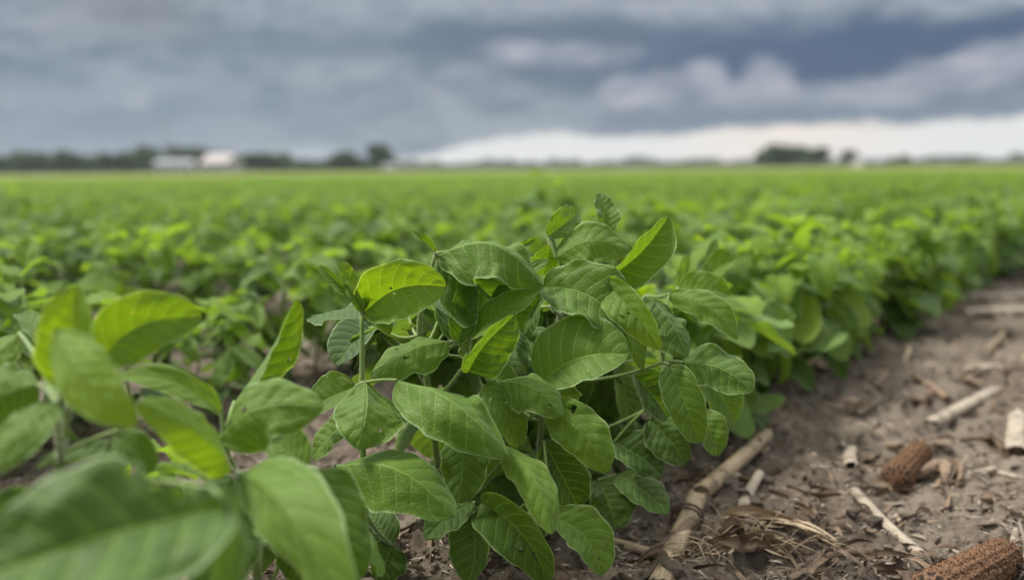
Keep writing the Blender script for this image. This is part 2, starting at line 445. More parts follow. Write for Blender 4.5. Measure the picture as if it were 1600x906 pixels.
# ------------------------------------------------------------------ leaves
def prof(v):
    return np.clip(v, 0, 1) ** .47 * np.clip(1 - v, 0, 1) ** .60 / (.439 ** .47 * .561 ** .60)
def leaf_piece(a, n, L, Wd, fold=20, bow=.06, arc=0.0, curl=0.0, cup=.0, wave=.06, nu=8, nv=10, seed=0, tint=.5, puff=0.0, holes=None, bite=None, crump=.45):
    """one leaflet, its base at the origin. a = direction base to tip, n = upper side"""
    a = Vector(a).normalized(); n = Vector(n); n = (n - a * n.dot(a)).normalized(); s = a.cross(n)
    A, Nn, S = (np.array(q) for q in (a, n, s))
    rs = random.Random(seed)
    u = np.linspace(-1, 1, nu + 1); v = .5 - .5 * np.cos(np.linspace(0, math.pi, nv + 1)); v = v * .75 + np.linspace(0, 1, nv + 1) * .25
    uu, vv = np.meshgrid(u, v, indexing='xy')              # rows over v
    def midrib(q):
        return (A[None] * (L * q)[:, None] + S[None] * (arc * L * np.sin(np.pi * q))[:, None]
                + Nn[None] * (L * (bow * np.sin(np.pi * q) + curl * (q - q ** 3)))[:, None])
    M = midrib(v); T = midrib(v + 1e-3) - midrib(v - 1e-3); T /= np.linalg.norm(T, axis=1)[:, None]
    NN = Nn[None] - T * (T @ Nn)[:, None]; NN /= np.linalg.norm(NN, axis=1)[:, None]
    SS = np.cross(T, NN)
    half = Wd / 2 * prof(v)
    asym = 1 + .10 * rs.uniform(-1, 1) * np.sign(uu)
    fo = R(fold) * (1 + .45 * rs.uniform(-1, 1) * np.sign(uu)) * (1 - .35 * vv)
    hw = half[:, None] * np.abs(uu) * asym
    side = np.sign(uu) * hw * np.cos(fo)
    p1, p2, p3, p4 = (rs.uniform(0, 6.3) for _ in range(4)); k1 = rs.uniform(6, 10)
    up = hw * np.sin(fo) + cup * half[:, None] * uu ** 2
    up = up + wave * half[:, None] * np.abs(uu) ** 1.7 * (np.sin(k1 * vv + p1 + np.sign(uu) * p2) + .5 * np.sin(2.1 * k1 * vv + p3)) * 1.1
    along = wave * .35 * half[:, None] * np.abs(uu) ** 2 * np.sin(2.5 * k1 * vv + p4)
    edge_in = 1 - .03 * np.abs(uu) ** 6 * (np.sin(26 * vv + p3 + np.sign(uu)) + np.sin(11 * vv + p1 + 2 * np.sign(uu)))
    cr1 = rs.uniform(0, 90)
    up = up + crump * half[:, None] * (fbm(uu * 1.4 + cr1, vv * 3.2 + cr1, 3, 2) - .5) * (.25 + np.abs(uu))
    side = side * edge_in
    if puff:
        ph = (vv - .20 * np.abs(uu) ** 1.25) * 7.5 + np.sign(uu) * .22
        tri = np.abs(ph - np.floor(ph) - .5) * 2
        up = up + puff * L * (1 - tri ** 2.5) * np.clip(np.abs(uu) * 6, 0, 1) * (1 - np.abs(uu) ** 4)
    Pp = M[:, None] + SS[:, None] * side[..., None] + NN[:, None] * up[..., None] + T[:, None] * along[..., None]
    w = nu + 1
    fs = []
    for j in range(nv):
        for i in range(nu):
            if holes or bite:
                cu = (u[i] + u[i + 1]) / 2; cv = (v[j] + v[j + 1]) / 2; skip = False
                for (hu, hv, hr) in (holes or []):
                    rad = hr * (1 + .35 * math.sin(3 * math.atan2(cv - hv, (cu - hu) * .4) + p1))
                    if math.hypot((cu - hu) * .33, cv - hv) < rad: skip = True
                if bite and math.hypot((cu - bite[0]) * .33, cv - bite[1]) < bite[2] * (1 + .3 * math.sin(cv * 90 + p2)): skip = True
                if skip: continue
            q = j * w + i
            fs.append((q, q + 1, q + w + 1, q + w))
    uv = np.stack([uu * .5 + .5, vv], -1).reshape(-1, 2)
    mb = MB(); mb.add(Pp.reshape(-1, 3), fs, uv, tint, 0)
    return mb

# ------------------------------------------------------------------ generic soybean plant
def plant_spec(seed, h=.19, nu=6, nv=8, spread=1.0, lean=(0, 0), dense=1.0, seg=6, bright=0.0, lf=1.0):
    """returns stem MB and list of (attach, stalk MB, [(base rel. to attach, leaflet MB)])"""
    rs = random.Random(seed)
    top = Vector((lean[0] + rs.uniform(-.015, .015), lean[1] + rs.uniform(-.015, .015), h))
    pts = curve((0, 0, -.015), top, (rs.uniform(-.012, .012), rs.uniform(-.012, .012), 0), 7)
    rad = [.0032, .0031, .0028, .0025, .0022, .0018, .0014, .0009]
    st = MB(); tube(st, pts, rad, seg, np.repeat(np.linspace(.05, .75, 8), seg))
    stalks = []
    nn = max(4, int(round(rs.choice([9, 9, 10]) * dense)))
    az = rs.uniform(0, 6.28)
    for k in range(nn):
        f = .16 + .84 * (k / (nn - 1)) ** .95
        i = min(int(f * 7), 6); att = pts[i].lerp(pts[i + 1], f * 7 - i)
        az += math.pi + rs.uniform(-.8, .8)
        young = k / (nn - 1)
        sl = rs.uniform(.055, .095) * (1.05 - .45 * young ** 3) * spread
        el = R(rs.uniform(15, 50) + 22 * young)
        d = Vector((math.cos(az) * math.cos(el), math.sin(az) * math.cos(el), math.sin(el)))
        d = (d + Vector((.16, .0, 0))).normalized()
        j = att + d * sl
        sb = MB()
        sp = curve((0, 0, 0), j - att, (0, 0, -.10 * sl), 4)
        tube(sb, sp, [.0014, .0012, .0011, .0010, .0009], max(4, seg - 2), .62)
        L = lf * rs.uniform(.058, .082) * (1.0 - .55 * max(0, young - .6) / .4 * rs.uniform(.3, 1))
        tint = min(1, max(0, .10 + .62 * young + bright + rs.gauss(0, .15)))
        droop = rs.uniform(.0, 1.15) - .9 * max(0, young - .75) * 3
        hz = Vector((d.x, d.y, 0)).normalized(); lat = Vector((-hz.y, hz.x, 0))
        lv = []
        for q, (ds, sc_) in enumerate(((0, 1.0), (1, .88), (-1, .88))):
            dr = droop + rs.uniform(-.4, .4)
            hd = hz if ds == 0 else (hz * rs.uniform(.0, .55) + lat * ds).normalized()
            a = (hd * math.cos(dr) - Vector((0, 0, 1)) * math.sin(dr)).normalized()
            n = (Vector((0, 0, 1)) + hd * .3 * math.sin(dr) + Vector((rs.uniform(-.45, .45), rs.uniform(-.45, .45), 0)))
            if rs.random() < .10: n = -n
            base = j - att
            if ds == 0:
                b2 = base + d * .016 * spread
                tube(sb, [base, b2], [.0009, .0008], 4, .62, cap=False); base = b2
            l2 = L * sc_ * rs.uniform(.9, 1.08)
            lv.append((base, leaf_piece(a, n, l2, l2 * rs.uniform(.58, .70), rs.uniform(5, 38), rs.uniform(.02, .14), rs.uniform(-.05, .05), rs.uniform(-.15, .25), 0,
                                        rs.uniform(.04, .15), nu, nv, rs.randrange(99999), min(1, max(0, tint + rs.uniform(-.08, .08))))))
        stalks.append((att, sb, lv))
    return st, stalks

def fill_stalk(rs, d, sl, L, tint, droop, nu=10, nv=14):
    d = d.normalized(); j = d * sl; sb = MB()
    tube(sb, curve((0, 0, 0), j, (0, 0, -.12 * sl), 6), [.0014, .0013, .0012, .0011, .0011, .001, .0009], 8, .5)
    hz = Vector((d.x, d.y, 0)).normalized(); lat = Vector((-hz.y, hz.x, 0)); lv = []
    for ds in (0, 1, -1):
        dr = droop + rs.uniform(-.4, .4); hd = hz if ds == 0 else (hz * rs.uniform(.0, .5) + lat * ds).normalized()
        a = hd * math.cos(dr) - Vector((0, 0, 1)) * math.sin(dr)
        n = Vector((0, 0, 1)) + hd * .3 + Vector((rs.uniform(-.4, .4), rs.uniform(-.4, .4), 0)); base = j
        if ds == 0:
            b2 = j + d * .015; tube(sb, [j, b2], [.0009, .0008], 6, .5, cap=False); base = b2
        l2 = L * rs.uniform(.85, 1.08)
        lv.append((base, leaf_piece(a, n, l2, l2 * rs.uniform(.62, .75), rs.uniform(5, 32), rs.uniform(.02, .12), 0, rs.uniform(-.1, .2), 0, rs.uniform(.05, .14), nu, nv, rs.randrange(99999), min(1, max(0, tint + rs.uniform(-.07, .07))))))
    return sb, lv
def emit_parts(root, spec):
    st, stalks = spec
    mk('stem', st.mesh('stem'), [STEM], root)
    for att, sb, lv in stalks:
        s = mk('leaf_stalk', sb.mesh('leaf_stalk'), [STEM], root, att)
        for base, lb in lv:
            mk('leaflet', lb.mesh('leaflet'), [LEAF], s, base)
def joined_mesh(spec, name='soybean_plant'):
    st, stalks = spec
    mb = MB(); mb.merge(st); mb.mi = [1] * len(mb.f)
    for att, sb, lv in stalks:
        k = len(mb.f); mb.merge(sb, tuple(att)); mb.mi[k:] = [1] * (len(mb.f) - k)
        for base, lb in lv: mb.merge(lb, tuple(att + base))
    me = mb.mesh(name); me.materials.append(LEAF); me.materials.append(STEM)
    return me
def copy_tree(o, parent=None):
    kids = list(o.children)
    c = o.copy(); COL.objects.link(c)
    if parent is not None: c.parent = parent
    for ch in kids: copy_tree(ch, c)
    return c

# ------------------------------------------------------------------ the plants in the foreground, leaflet by leaflet
# (base x, y, depth, tip x, y, depth, width px, roll, fold, bow, tint [, options])
# x, y are places in the photograph, depth is metres from the lens: each leaflet hangs in the plant it grows on
D = dict
HERO = [
 ('tallest soybean clump', D(fill=0, label='upright soybean plant with a single bare hairy stem and bright chewed top leaf', base=(568, 925), stem=[(569, 800, .715), (566, 640, .705), (566, 492, .70)], r=.0031), [
   ((566, 492, .70), (567, 488, .70), [
      (569, 488, .70, 697, 448, .69, 104, 12, 34, .05, .93, D(arc=-.12, scar=1, holes=[(.25, .62, .018), (-.1, .42, .014), (.3, .8, .015)])),
      (572, 492, .70, 608, 524, .685, 34, 20, 20, .05, .95),
      (574, 478, .71, 592, 428, .73, 26, 30, 25, .0, .35),
      (566, 486, .695, 538, 440, .69, 22, 10, 40, .08, .8, D(wave=.25))]),
   ((566, 480, .70), (563, 466, .70), [
      (558, 464, .70, 499, 415, .695, 24, -15, 42, .06, .55, D(wave=.18)),
      (563, 462, .70, 530, 408, .70, 30, 25, 34, -.05, .85, D(wave=.15)),
      (566, 484, .698, 573, 447, .695, 15, 20, 38, .05, .5)]),
   ((567, 610, .703), (572, 597, .69), [
      (572, 596, .69, 560, 702, .65, 126, 10, -34, .10, .45, D(curl=.12)),
      (620, 594, .685, 794, 712, .655, 104, 24, -20, .14, .52, D(arc=.05, tear=1, curl=.1)),
      (556, 604, .71, 488, 640, .73, 60, 30, 20, .05, .35)]),
   ((568, 700, .71), (548, 655, .73), [
      (548, 655, .73, 488, 716, .74, 58, 45, 15, .05, .5)]),
   ((568, 770, .713), (530, 730, .68), [
      (524, 728, .67, 712, 806, .64, 108, 20, -22, .14, .48, D(arc=-.04, wave=.05, crump=.3))]),
   ((570, 800, .715), (610, 850, .74), [
      (612, 852, .74, 575, 800, .76, 52, 10, 20, .05, .06),
      (612, 852, .74, 588, 905, .72, 60, 10, 20, .05, .08)]),
 ]),
 ('b', D(fill=16, label='soybean plant with crumpled drooping crown leaf left of the pointed upright leaf', base=(692, 890), stem=[(688, 760, .775), (668, 600, .755), (655, 505, .74), (680, 398, .735)], r=.0028), [
   ((680, 400, .735), (681, 396, .735), [
      (682, 400, .735, 848, 446, .715, 108, 38, -30, .20, .38, D(arc=-.06, wave=.22, holes=[(-.15, .52, .03)], curl=.15)),
      (692, 402, .74, 806, 486, .76, 96, -18, 30, .05, .18, D(wave=.3)),
      (680, 394, .733, 644, 362, .725, 22, 10, 45, .05, .5, D(wave=.2)),
      (800, 392, .745, 836, 373, .74, 16, 10, 45, .05, .5, D(wave=.2)),
      (770, 470, .735, 858, 405, .735, 30, 35, 30, .05, .35)]),
   ((664, 560, .75), (716, 535, .735), [
      (716, 535, .735, 737, 439, .73, 52, -20, 34, -.04, .22),
      (712, 536, .74, 690, 470, .77, 62, 20, 15, .05, .14),
      (700, 534, .73, 580, 590, .70, 66, 22, -16, .12, .66, D(scar=1, holes=[(.25, .45, .03), (-.2, .6, .024), (.45, .62, .022)], wave=.12)),
      (724, 538, .735, 752, 580, .73, 46, 20, 20, .05, .45)]),
   ((672, 630, .76), (733, 560, .73), [
      (738, 524, .735, 850, 447, .72, 46, 26, 12, .08, .72, D(puff=1.6, arc=.06)),
      (732, 580, .71, 804, 492, .69, 84, -28, 36, .04, .50, D(puff=1.3, arc=-.10)),
      (738, 572, .72, 806, 612, .72, 50, 20, 20, .05, .6)]),
   ((676, 680, .765), (726, 662, .72), [
      (726, 660, .72, 718, 786, .70, 70, -12, -22, .05, .30, D(puff=1.8, wave=.12)),
      (760, 600, .70, 812, 698, .70, 48, 10, 20, .08, .50, D(puff=1.3)),
      (652, 640, .75, 560, 668, .73, 44, 30, 20, .05, .35)]),
   ((680, 720, .77), (784, 694, .70), [
      (782, 596, .70, 880, 650, .68, 66, 14, -14, .14, .58, D(puff=1.5, arc=-.06)),
      (784, 696, .68, 862, 834, .64, 64, 24, -28, .10, .74, D(arc=-.06)),
      (850, 636, .70, 950, 738, .68, 68, -12, -18, .12, .48, D(holes=[(-.55, .26, .05)], arc=-.10, puff=.8))]),
   ((690, 850, .78), (741, 784, .72), [
      (738, 785, .72, 664, 842, .70, 52, 20, 14, .06, .12),
      (741, 787, .72, 734, 912, .70, 70, 14, -16, .05, .16),
      (752, 785, .72, 858, 905, .70, 78, -18, 30, .14, .22, D(arc=-.16, holes=[(.4, .6, .05), (.1, .75, .03)], wave=.16))]),
   ((688, 800, .775), (860, 800, .72), [
      (864, 806, .71, 940, 898, .69, 74, 16, 24, .08, .42, D(arc=-.10)),
      (850, 690, .75, 902, 790, .76, 66, -10, 20, .05, .08),
      (850, 800, .74, 800, 850, .74, 60, 10, 20, .05, .06)]),
 ]),
 ('c', D(fill=16, label='broad leafy soybean plant with one pointed leaf standing up above its crown', base=(838, 812), stem=[(842, 720, .86), (856, 560, .83), (884, 455, .79), (862, 372, .78)], r=.003), [
   ((862, 374, .78), (858, 372, .78), [
      (856, 370, .78, 903, 332, .80, 42, -20, 24, .05, .42, D(wave=.14)),
      (868, 402, .775, 982, 392, .77, 64, 8, -16, .12, .52, D(arc=-.14)),
      (860, 382, .785, 848, 430, .80, 44, 10, 20, .0, .55)]),
   ((876, 420, .785), (944, 362, .80), [
      (944, 366, .80, 938, 302, .81, 42, 34, 24, .05, .32, D(wave=.12))]),
   ((884, 455, .79), (940, 442, .74), [
      (942, 440, .74, 1044, 339, .73, 70, -30, 36, .03, .60, D(puff=1.1, arc=.04)),
      (946, 444, .73, 1032, 546, .70, 62, -22, 26, .10, .74, D(puff=1.3, arc=-.10)),
      (940, 440, .745, 866, 440, .76, 60, 24, -18, .10, .45, D(wave=.16)),
      (950, 450, .75, 1004, 578, .75, 40, 20, 20, .05, .30)]),
   ((868, 500, .81), (850, 448, .74), [
      (849, 447, .74, 978, 522, .72, 100, 34, 24, .10, .28, D(arc=-.08, puff=.7)),
      (852, 452, .76, 815, 520, .78, 60, 20, 20, .05, .14)]),
   ((858, 560, .83), (846, 596, .73), [
      (845, 597, .72, 983, 554, .70, 114, 26, 22, .06, .36, D(arc=-.08, wave=.04, crump=.2, puff=1.2)),
      (842, 590, .76, 816, 512, .78, 60, 10, 20, .05, .12),
      (846, 600, .75, 880, 650, .77, 60, 10, 20, .05, .14),
      (836, 580, .77, 790, 520, .80, 70, 10, 20, .05, .16)]),
   ((854, 600, .84), (1036, 566, .76), [
      (1020, 468, .76, 1075, 558, .75, 72, 24, -18, .06, .22, D(wave=.12)),
      (1045, 460, .78, 1152, 530, .77, 46, 24, -16, .10, .66, D(arc=-.06)),
      (1046, 570, .755, 1093, 692, .74, 54, -10, 18, .08, .30, D(wave=.14)),
      (1066, 566, .765, 1176, 612, .75, 78, 36, -20, .10, .22, D(arc=-.06))]),
   ((848, 680, .85), (1008, 640, .82), [
      (1015, 655, .82, 1072, 724, .81, 60, 10, 18, .05, .12),
      (1092, 640, .82, 1122, 712, .81, 48, 10, 18, .05, .30),
      (990, 585, .80, 1044, 652, .81, 56, 10, 18, .05, .10),
      (960, 690, .82, 1034, 742, .81, 60, 14, 18, .05, .05)]),
 ]),
 ('d', D(fill=8, label='low dark leaves of the soybean plant beside the jointed corn stalk', base=(945, 756), stem=[(948, 690, .98), (955, 600, .95), (965, 520, .92), (1010, 462, .90)], r=.003), [
   ((1008, 464, .90), (1056, 455, .86), [
      (1062, 450, .88, 1078, 398, .90, 30, 15, 26, .0, .95),
      (1060, 455, .86, 1140, 462, .85, 46, 30, 16, .1, .60),
      (1100, 432, .98, 1118, 374, 1.0, 24, 20, 26, .0, .45),
      (1106, 430, .98, 1156, 404, .97, 42, 34, 22, .05, .50)]),
   ((948, 700, .98), (955, 745, .84), [
      (964, 742, .83, 1044, 802, .80, 62, 30, 14, .08, .16),
      (934, 750, .83, 962, 828, .81, 68, 16, 14, .05, .12),
      (930, 735, .85, 870, 700, .86, 60, 10, 14, .05, .08)]),
   ((952, 640, .96), (1000, 700, .88), [
      (1000, 700, .88, 1012, 762, .88, 60, 14, 14, .05, .05),
      (1080, 560, .90, 1150, 660, .90, 56, 14, 14, .05, .26),
      (960, 560, .90, 930, 660, .90, 66, 14, 14, .05, .08)]),
 ]),
 ('f', D(fill=9, ft=.35, label='blurred soybean plant close to the lens with stem left of the hairy stem', base=(404, 1010), stem=[(402, 900, .60), (398, 800, .58), (380, 738, .55)], r=.0027), [
   ((380, 738, .55), (368, 738, .53), [
      (362, 736, .52, 214, 628, .47, 86, 30, -20, .10, .95),
      (374, 742, .52, 556, 965, .43, 128, -22, -26, .12, .60, D(arc=-.12)),
      (366, 745, .53, 318, 940, .49, 124, 14, 18, .05, .12)]),
   ((396, 790, .575), (350, 690, .56), [
      (340, 688, .56, 506, 636, .55, 106, 26, -16, .12, .50, D(holes=[(-.2, .35, .03)], arc=-.10)),
      (366, 628, .60, 462, 467, .60, 72, -34, 40, -.06, .58, D(arc=.08)),
      (346, 642, .56, 182, 586, .54, 54, 40, 20, .12, .80)]),
   ((400, 830, .585), (500, 736, .56), [
      (500, 734, .56, 562, 905, .54, 84, 14, 18, .08, .22),
      (480, 730, .58, 420, 690, .60, 60, 24, 18, .08, .40)]),
   ((400, 850, .59), (440, 830, .62), [
      (440, 826, .62, 470, 905, .62, 60, 14, 18, .08, .10)]),
 ]),
 ('g', D(fill=6, ft=.45, label='nearest soybean plant, huge blurred leaves at the lower left corner', base=(92, 1040), stem=[(90, 960, .52), (84, 800, .51), (112, 610, .48)], r=.0028), [
   ((106, 640, .485), (112, 606, .475), [
      (112, 614, .475, 118, 446, .47, 92, -18, 26, .0, .98),
      (88, 518, .44, 214, 664, .42, 92, -24, -22, .10, 1.0),
      (148, 572, .52, 316, 494, .53, 98, 10, 24, .06, .78, D(arc=-.14))]),
   ((92, 720, .505), (88, 630, .47), [
      (86, 630, .47, -20, 742, .44, 76, 34, -14, .10, .40),
      (60, 600, .50, -50, 640, .50, 100, 20, -14, .10, .45),
      (30, 520, .56, -40, 600, .54, 60, 30, -20, .08, .85),
      (84, 560, .60, 30, 490, .62, 50, 30, 20, .05, .30)]),
   ((86, 790, .51), (330, 762, .40), [
      (356, 790, .39, -80, 925, .34, 250, 24, 24, .04, .10, D(arc=0, bite=(.8, .12, .16))),
      (345, 760, .40, 322, 950, .38, 90, 50, 22, .05, .30),
      (60, 770, .48, -10, 905, .46, 110, 10, 18, .05, .05)]),
   ((84, 800, .51), (185, 672, .50), [
      (182, 676, .50, 240, 735, .50, 50, 10, 20, .05, .35),
      (60, 730, .50, 250, 720, .52, 60, 60, 20, .05, .15)]),
 ]),
]
random.seed(7)
hero_seed = 100
for key, info, stalks in HERO:
    gb = on_ground(*info['base']) if info['base'][1] < 1000 else None
    st0 = P(*info['stem'][0])
    if gb is None:
        gb = Vector((st0.x, st0.y, 0)); gb.z = gz(gb)
    gb.z -= .006
    root = tag(empty('soybean_plant', gb), info['label'], 'soybean plant', 'soybean plants of the front row')
    pts = [gb] + [P(*q) for q in info['stem']]
    # smooth the stem
    fine = []
    for i in range(len(pts) - 1):
        p0 = pts[max(i - 1, 0)]; p1 = pts[i]; p2 = pts[i + 1]; p3 = pts[min(i + 2, len(pts) - 1)]
        for q in range(5):
            t_ = q / 5
            fine.append(.5 * ((2 * p1) + (-p0 + p2) * t_ + (2 * p0 - 5 * p1 + 4 * p2 - p3) * t_ * t_ + (-p0 + 3 * p1 - 3 * p2 + p3) * t_ ** 3))
    fine.append(pts[-1])
    fine = [q - gb for q in fine]; nfi = len(fine)
    rad = [info['r'] * (1 - .55 * i / nfi) * (1.25 if i % 5 == 0 and i else 1) for i in range(nfi)]
    mb = MB(); tube(mb, fine, rad, 12, np.repeat(np.clip(np.linspace(.0, 1.2, nfi), 0, .8), 12))
    hairs(mb, fine, rad, 900, .0022, hero_seed)
    mk('stem', mb.mesh('stem'), [STEM], root)
    for (att, jn, lvs) in stalks:
        at_w = P(*att)
        # meet the stem where it runs closest
        near = min(fine, key=lambda q: (q + gb - at_w).length); at_w = near + gb
        jw = P(*jn)
        sb = MB(); sp = curve((0, 0, 0), jw - at_w, (0, 0, -.06 * (jw - at_w).length), 8)
        rr_ = [.0016 - .00007 * i for i in range(9)]
        tube(sb, sp, rr_, 10, .64); hairs(sb, sp, rr_, 220, .0018, hero_seed)
        leaves = []
        for l in lvs:
            hero_seed += 1
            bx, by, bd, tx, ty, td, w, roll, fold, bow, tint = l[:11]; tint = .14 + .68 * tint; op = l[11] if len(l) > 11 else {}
            b = P(bx, by, bd); tp = P(tx, ty, td)
            if (b - jw).length > .006:
                ss = curve(jw - at_w, b - at_w, (0, 0, .04 * (b - jw).length), 5)
                tube(sb, ss, [.0011] * 6, 8, .66, cap=False); hairs(sb, ss, [.0011] * 6, 80, .0015, hero_seed)
            a = (tp - b); L = a.length; a.normalize()
            c = (CAM - (b + tp) / 2).normalized(); c = (c - a * c.dot(a)).normalized()
            s0 = a.cross(c); pref = Vector((.5, 0, 1))
            if s0.dot(pref) < 0: s0 = -s0
            n = c * math.cos(R(roll)) + s0 * math.sin(R(roll))
            Wd = w * 1.10 * (bd + td) / 2 / FPX
            near_ = bd < .6; hr_ = random.Random(hero_seed * 3)
            auto_holes = [(hr_.uniform(-.8, .8), hr_.uniform(.2, .85), hr_.uniform(.008, .022)) for _ in range(hr_.choice([0, 0, 0, 1, 2, 4]))] if not near_ else None
            if not near_ and abs(fold) < 26 and abs(roll) < 30: Wd *= 1.12; fold *= 1.2; n = c * math.cos(R(roll + 14)) + s0 * math.sin(R(roll + 14))
            lb = leaf_piece(a, n, L, Wd, fold * 1.3, bow * 1.25, op.get('arc', 0) * (1 if a.cross(c).dot(Vector((0, 0, 1))) < 0 else -1), op.get('curl', .05), op.get('cup', (hero_seed * 37 % 100 / 100 - .5) * .5), op.get('wave', .10),
                            28, 44, hero_seed, tint, .0045 * op.get('puff', .7) * (.1 if near_ else .8), op.get('holes') or auto_holes, op.get('bite'), crump=op.get('crump', .5))
            leaves.append((b - at_w, lb))
        s = mk('leaf_stalk', sb.mesh('leaf_stalk'), [STEM], root, at_w - gb)
        for b, lb in leaves: mk('leaflet', lb.mesh('leaflet'), [LEAF], s, b)
    rf_ = random.Random(len(key) * 31 + len(info['label']))
    ztop = (fine[-1].z + gb.z)
    for q in range(info.get('fill', 0)):
        f = rf_.uniform(.10, .80); att = fine[int(f * (nfi - 1))]
        az_ = rf_.uniform(0, 6.28); el_ = rf_.uniform(-.1, .5)
        d_ = Vector((math.cos(az_) * math.cos(el_), math.sin(az_) * math.cos(el_), math.sin(el_)))
        d_.z = min(d_.z, max(-.3, (ztop - .045 - gb.z - att.z) / .075))
        if d_.dot(Vector((0, 1, 0))) < .25: d_.y = abs(d_.y) + .35
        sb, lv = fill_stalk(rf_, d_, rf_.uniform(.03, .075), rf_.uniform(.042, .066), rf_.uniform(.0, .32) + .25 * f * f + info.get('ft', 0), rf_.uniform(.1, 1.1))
        s = mk('leaf_stalk', sb.mesh('leaf_stalk'), [STEM], root, att)
        for b, lb in lv: mk('leaflet', lb.mesh('leaflet'), [LEAF], s, b)

# ------------------------------------------------------------------ the rest of the crop
rs = random.Random(42)
protos = []
def get_proto(i, front):
    i = i % 6 + (0 if front else 6)
    while len(protos) <= i: protos.append(None)
    if protos[i] is None:
        r_ = empty('soybean_plant'); emit_parts(r_, plant_spec(500 + i, rs.uniform(.125, .155), 8, 11, 1.0 if front else .70, seg=8, bright=.18 if front else .04, lf=.95 if front else .76, dense=1.1)); protos[i] = r_; return r_
    return copy_tree(protos[i])
LOWM = [joined_mesh(plant_spec(900 + i, rs.uniform(.125, .15), 4, 6, .80, seg=4, bright=-.06, lf=.80, dense=1.1)) for i in range(9)]
def in_view(p, m=.10):
    q = RM.transposed() @ (Vector((p.x, p.y, .12)) - CAM)
    if q.z > -.2: return False
    return abs(q.x / -q.z) < .515 + m / (-q.z) * 1.6
cands = []
for k in range(0, 60):
    t = -1.2
    while t < 45:
        t += rs.uniform(.036, .058) if k == 0 else rs.uniform(.042, .072)
        p = rowpt(k, t) + RN * rs.gauss(0, .012)
        if p.length > 34 or not in_view(p): continue
        cands.append((p.length, k, t, p))
cands.sort(key=lambda q: q[0])
near_list, rest = [], []
for dist, k, t, p in cands:
    if k == 0 and t < .70 : continue                 # the hand-built plants stand here
    if dist < .6: continue
    near_list.append((dist, k, t, p)) if len(near_list) < 285 else rest.append((dist, k, t, p))
NPART = 64
ordn = ['', 'first', 'second', 'third', 'fourth', 'fifth', 'sixth', 'seventh', 'eighth', 'ninth', 'tenth', 'eleventh', 'twelfth', 'thirteenth', 'fourteenth', 'fifteenth', 'sixteenth',
        'seventeenth', 'eighteenth', 'nineteenth', 'twentieth']
rowcount = {}
detailed = sorted(near_list[:NPART], key=lambda q: q[2])
order = {}
for q in detailed:
    rowcount[q[1]] = rowcount.get(q[1], 0) + 1; order[q[3][:]] = rowcount[q[1]]
GN_SRC = []
for i, (dist, k, t, p) in enumerate(near_list):
    sc_ = rs.uniform(.80, 1.20)
    sc_ *= .96 if k == 0 else (1.0 if k == 1 else .92)
    if k and rs.random() < .09: sc_ *= 1.28
    if i < NPART:
        o = get_proto(i, k == 0)
        n_ = order[p[:]]
        if k == 0: lab = f"{ordn[min(n_, 20)]} plant along the front row beyond the tall sharp clump"
        else: lab = f"blurred soybean plant in the {ordn[k + 1]} row back, {ordn[min(n_, 20)]} from the left"
        tag(o, lab, 'soybean plant', 'soybean plants of the front row' if k == 0 else f'soybean plants of the {ordn[k+1]} row')
    else:
        o = mk('soybean_plant', LOWM[i % 9], None)
        if len(GN_SRC) < 9: GN_SRC.append(o)
        where = 'front' if k == 0 else ordn[min(k + 1, 20)]
        tag(o, f"small far soybean plant, one of many alike blurring together in the {where} crop row", 'soybean plant', f'far soybean plants of the {where} row')
    o.location = (p.x, p.y, gz(p) - .004)
    o.rotation_euler = (rs.gauss(0, .06), rs.gauss(.05, .07), rs.uniform(0, 6.28)); o.scale = (sc_, sc_, sc_ * rs.uniform(.92, 1.12))

# beyond those: one object for the mass of the field
me = bpy.data.meshes.new('soybean_field')
me.from_pydata([(p.x, p.y, gz(p)) for _, k, t, p in rest], [], [])
for nm, vals in (('yaw', [rs.uniform(0, 6.28) for _ in rest]), ('scl', [rs.uniform(.72, .98) for _ in rest])):
    at = me.attributes.new(nm, 'FLOAT', 'POINT'); at.data.foreach_set('value', vals)
at = me.attributes.new('pick', 'INT', 'POINT'); at.data.foreach_set('value', [rs.randrange(9) for _ in rest])
fld = mk('soybean_field', me, None); tag(fld, 'green soybean rows merging into one mass towards the horizon', 'crop', kind='stuff')
g = bpy.data.node_groups.new('crop_rows', 'GeometryNodeTree')
g.interface.new_socket('Geometry', in_out='INPUT', socket_type='NodeSocketGeometry')
g.interface.new_socket('Geometry', in_out='OUTPUT', socket_type='NodeSocketGeometry')
gi = g.nodes.new('NodeGroupInput'); go = g.nodes.new('NodeGroupOutput')
iop = g.nodes.new('GeometryNodeInstanceOnPoints'); jn = g.nodes.new('GeometryNodeJoinGeometry')
for s in GN_SRC:
    oi = g.nodes.new('GeometryNodeObjectInfo'); oi.transform_space = 'ORIGINAL'
    oi.inputs['Object'].default_value = s; oi.inputs['As Instance'].default_value = True
    g.links.new(oi.outputs['Geometry'], jn.inputs[0])
def na(nm, ty):
    n = g.nodes.new('GeometryNodeInputNamedAttribute'); n.data_type = ty; n.inputs['Name'].default_value = nm; return n.outputs[0]
cx = g.nodes.new('ShaderNodeCombineXYZ'); g.links.new(na('yaw', 'FLOAT'), cx.inputs[2])
e2r = g.nodes.new('FunctionNodeEulerToRotation'); g.links.new(cx.outputs[0], e2r.inputs[0])
g.links.new(gi.outputs[0], iop.inputs['Points']); g.links.new(jn.outputs[0], iop.inputs['Instance'])
iop.inputs['Pick Instance'].default_value = True
g.links.new(na('pick', 'INT'), iop.inputs['Instance Index']); g.links.new(e2r.outputs[0], iop.inputs['Rotation'])
g.links.new(na('scl', 'FLOAT'), iop.inputs['Scale']); g.links.new(iop.outputs[0], go.inputs[0])
md = fld.modifiers.new('crop_rows', 'NODES'); md.node_group = g

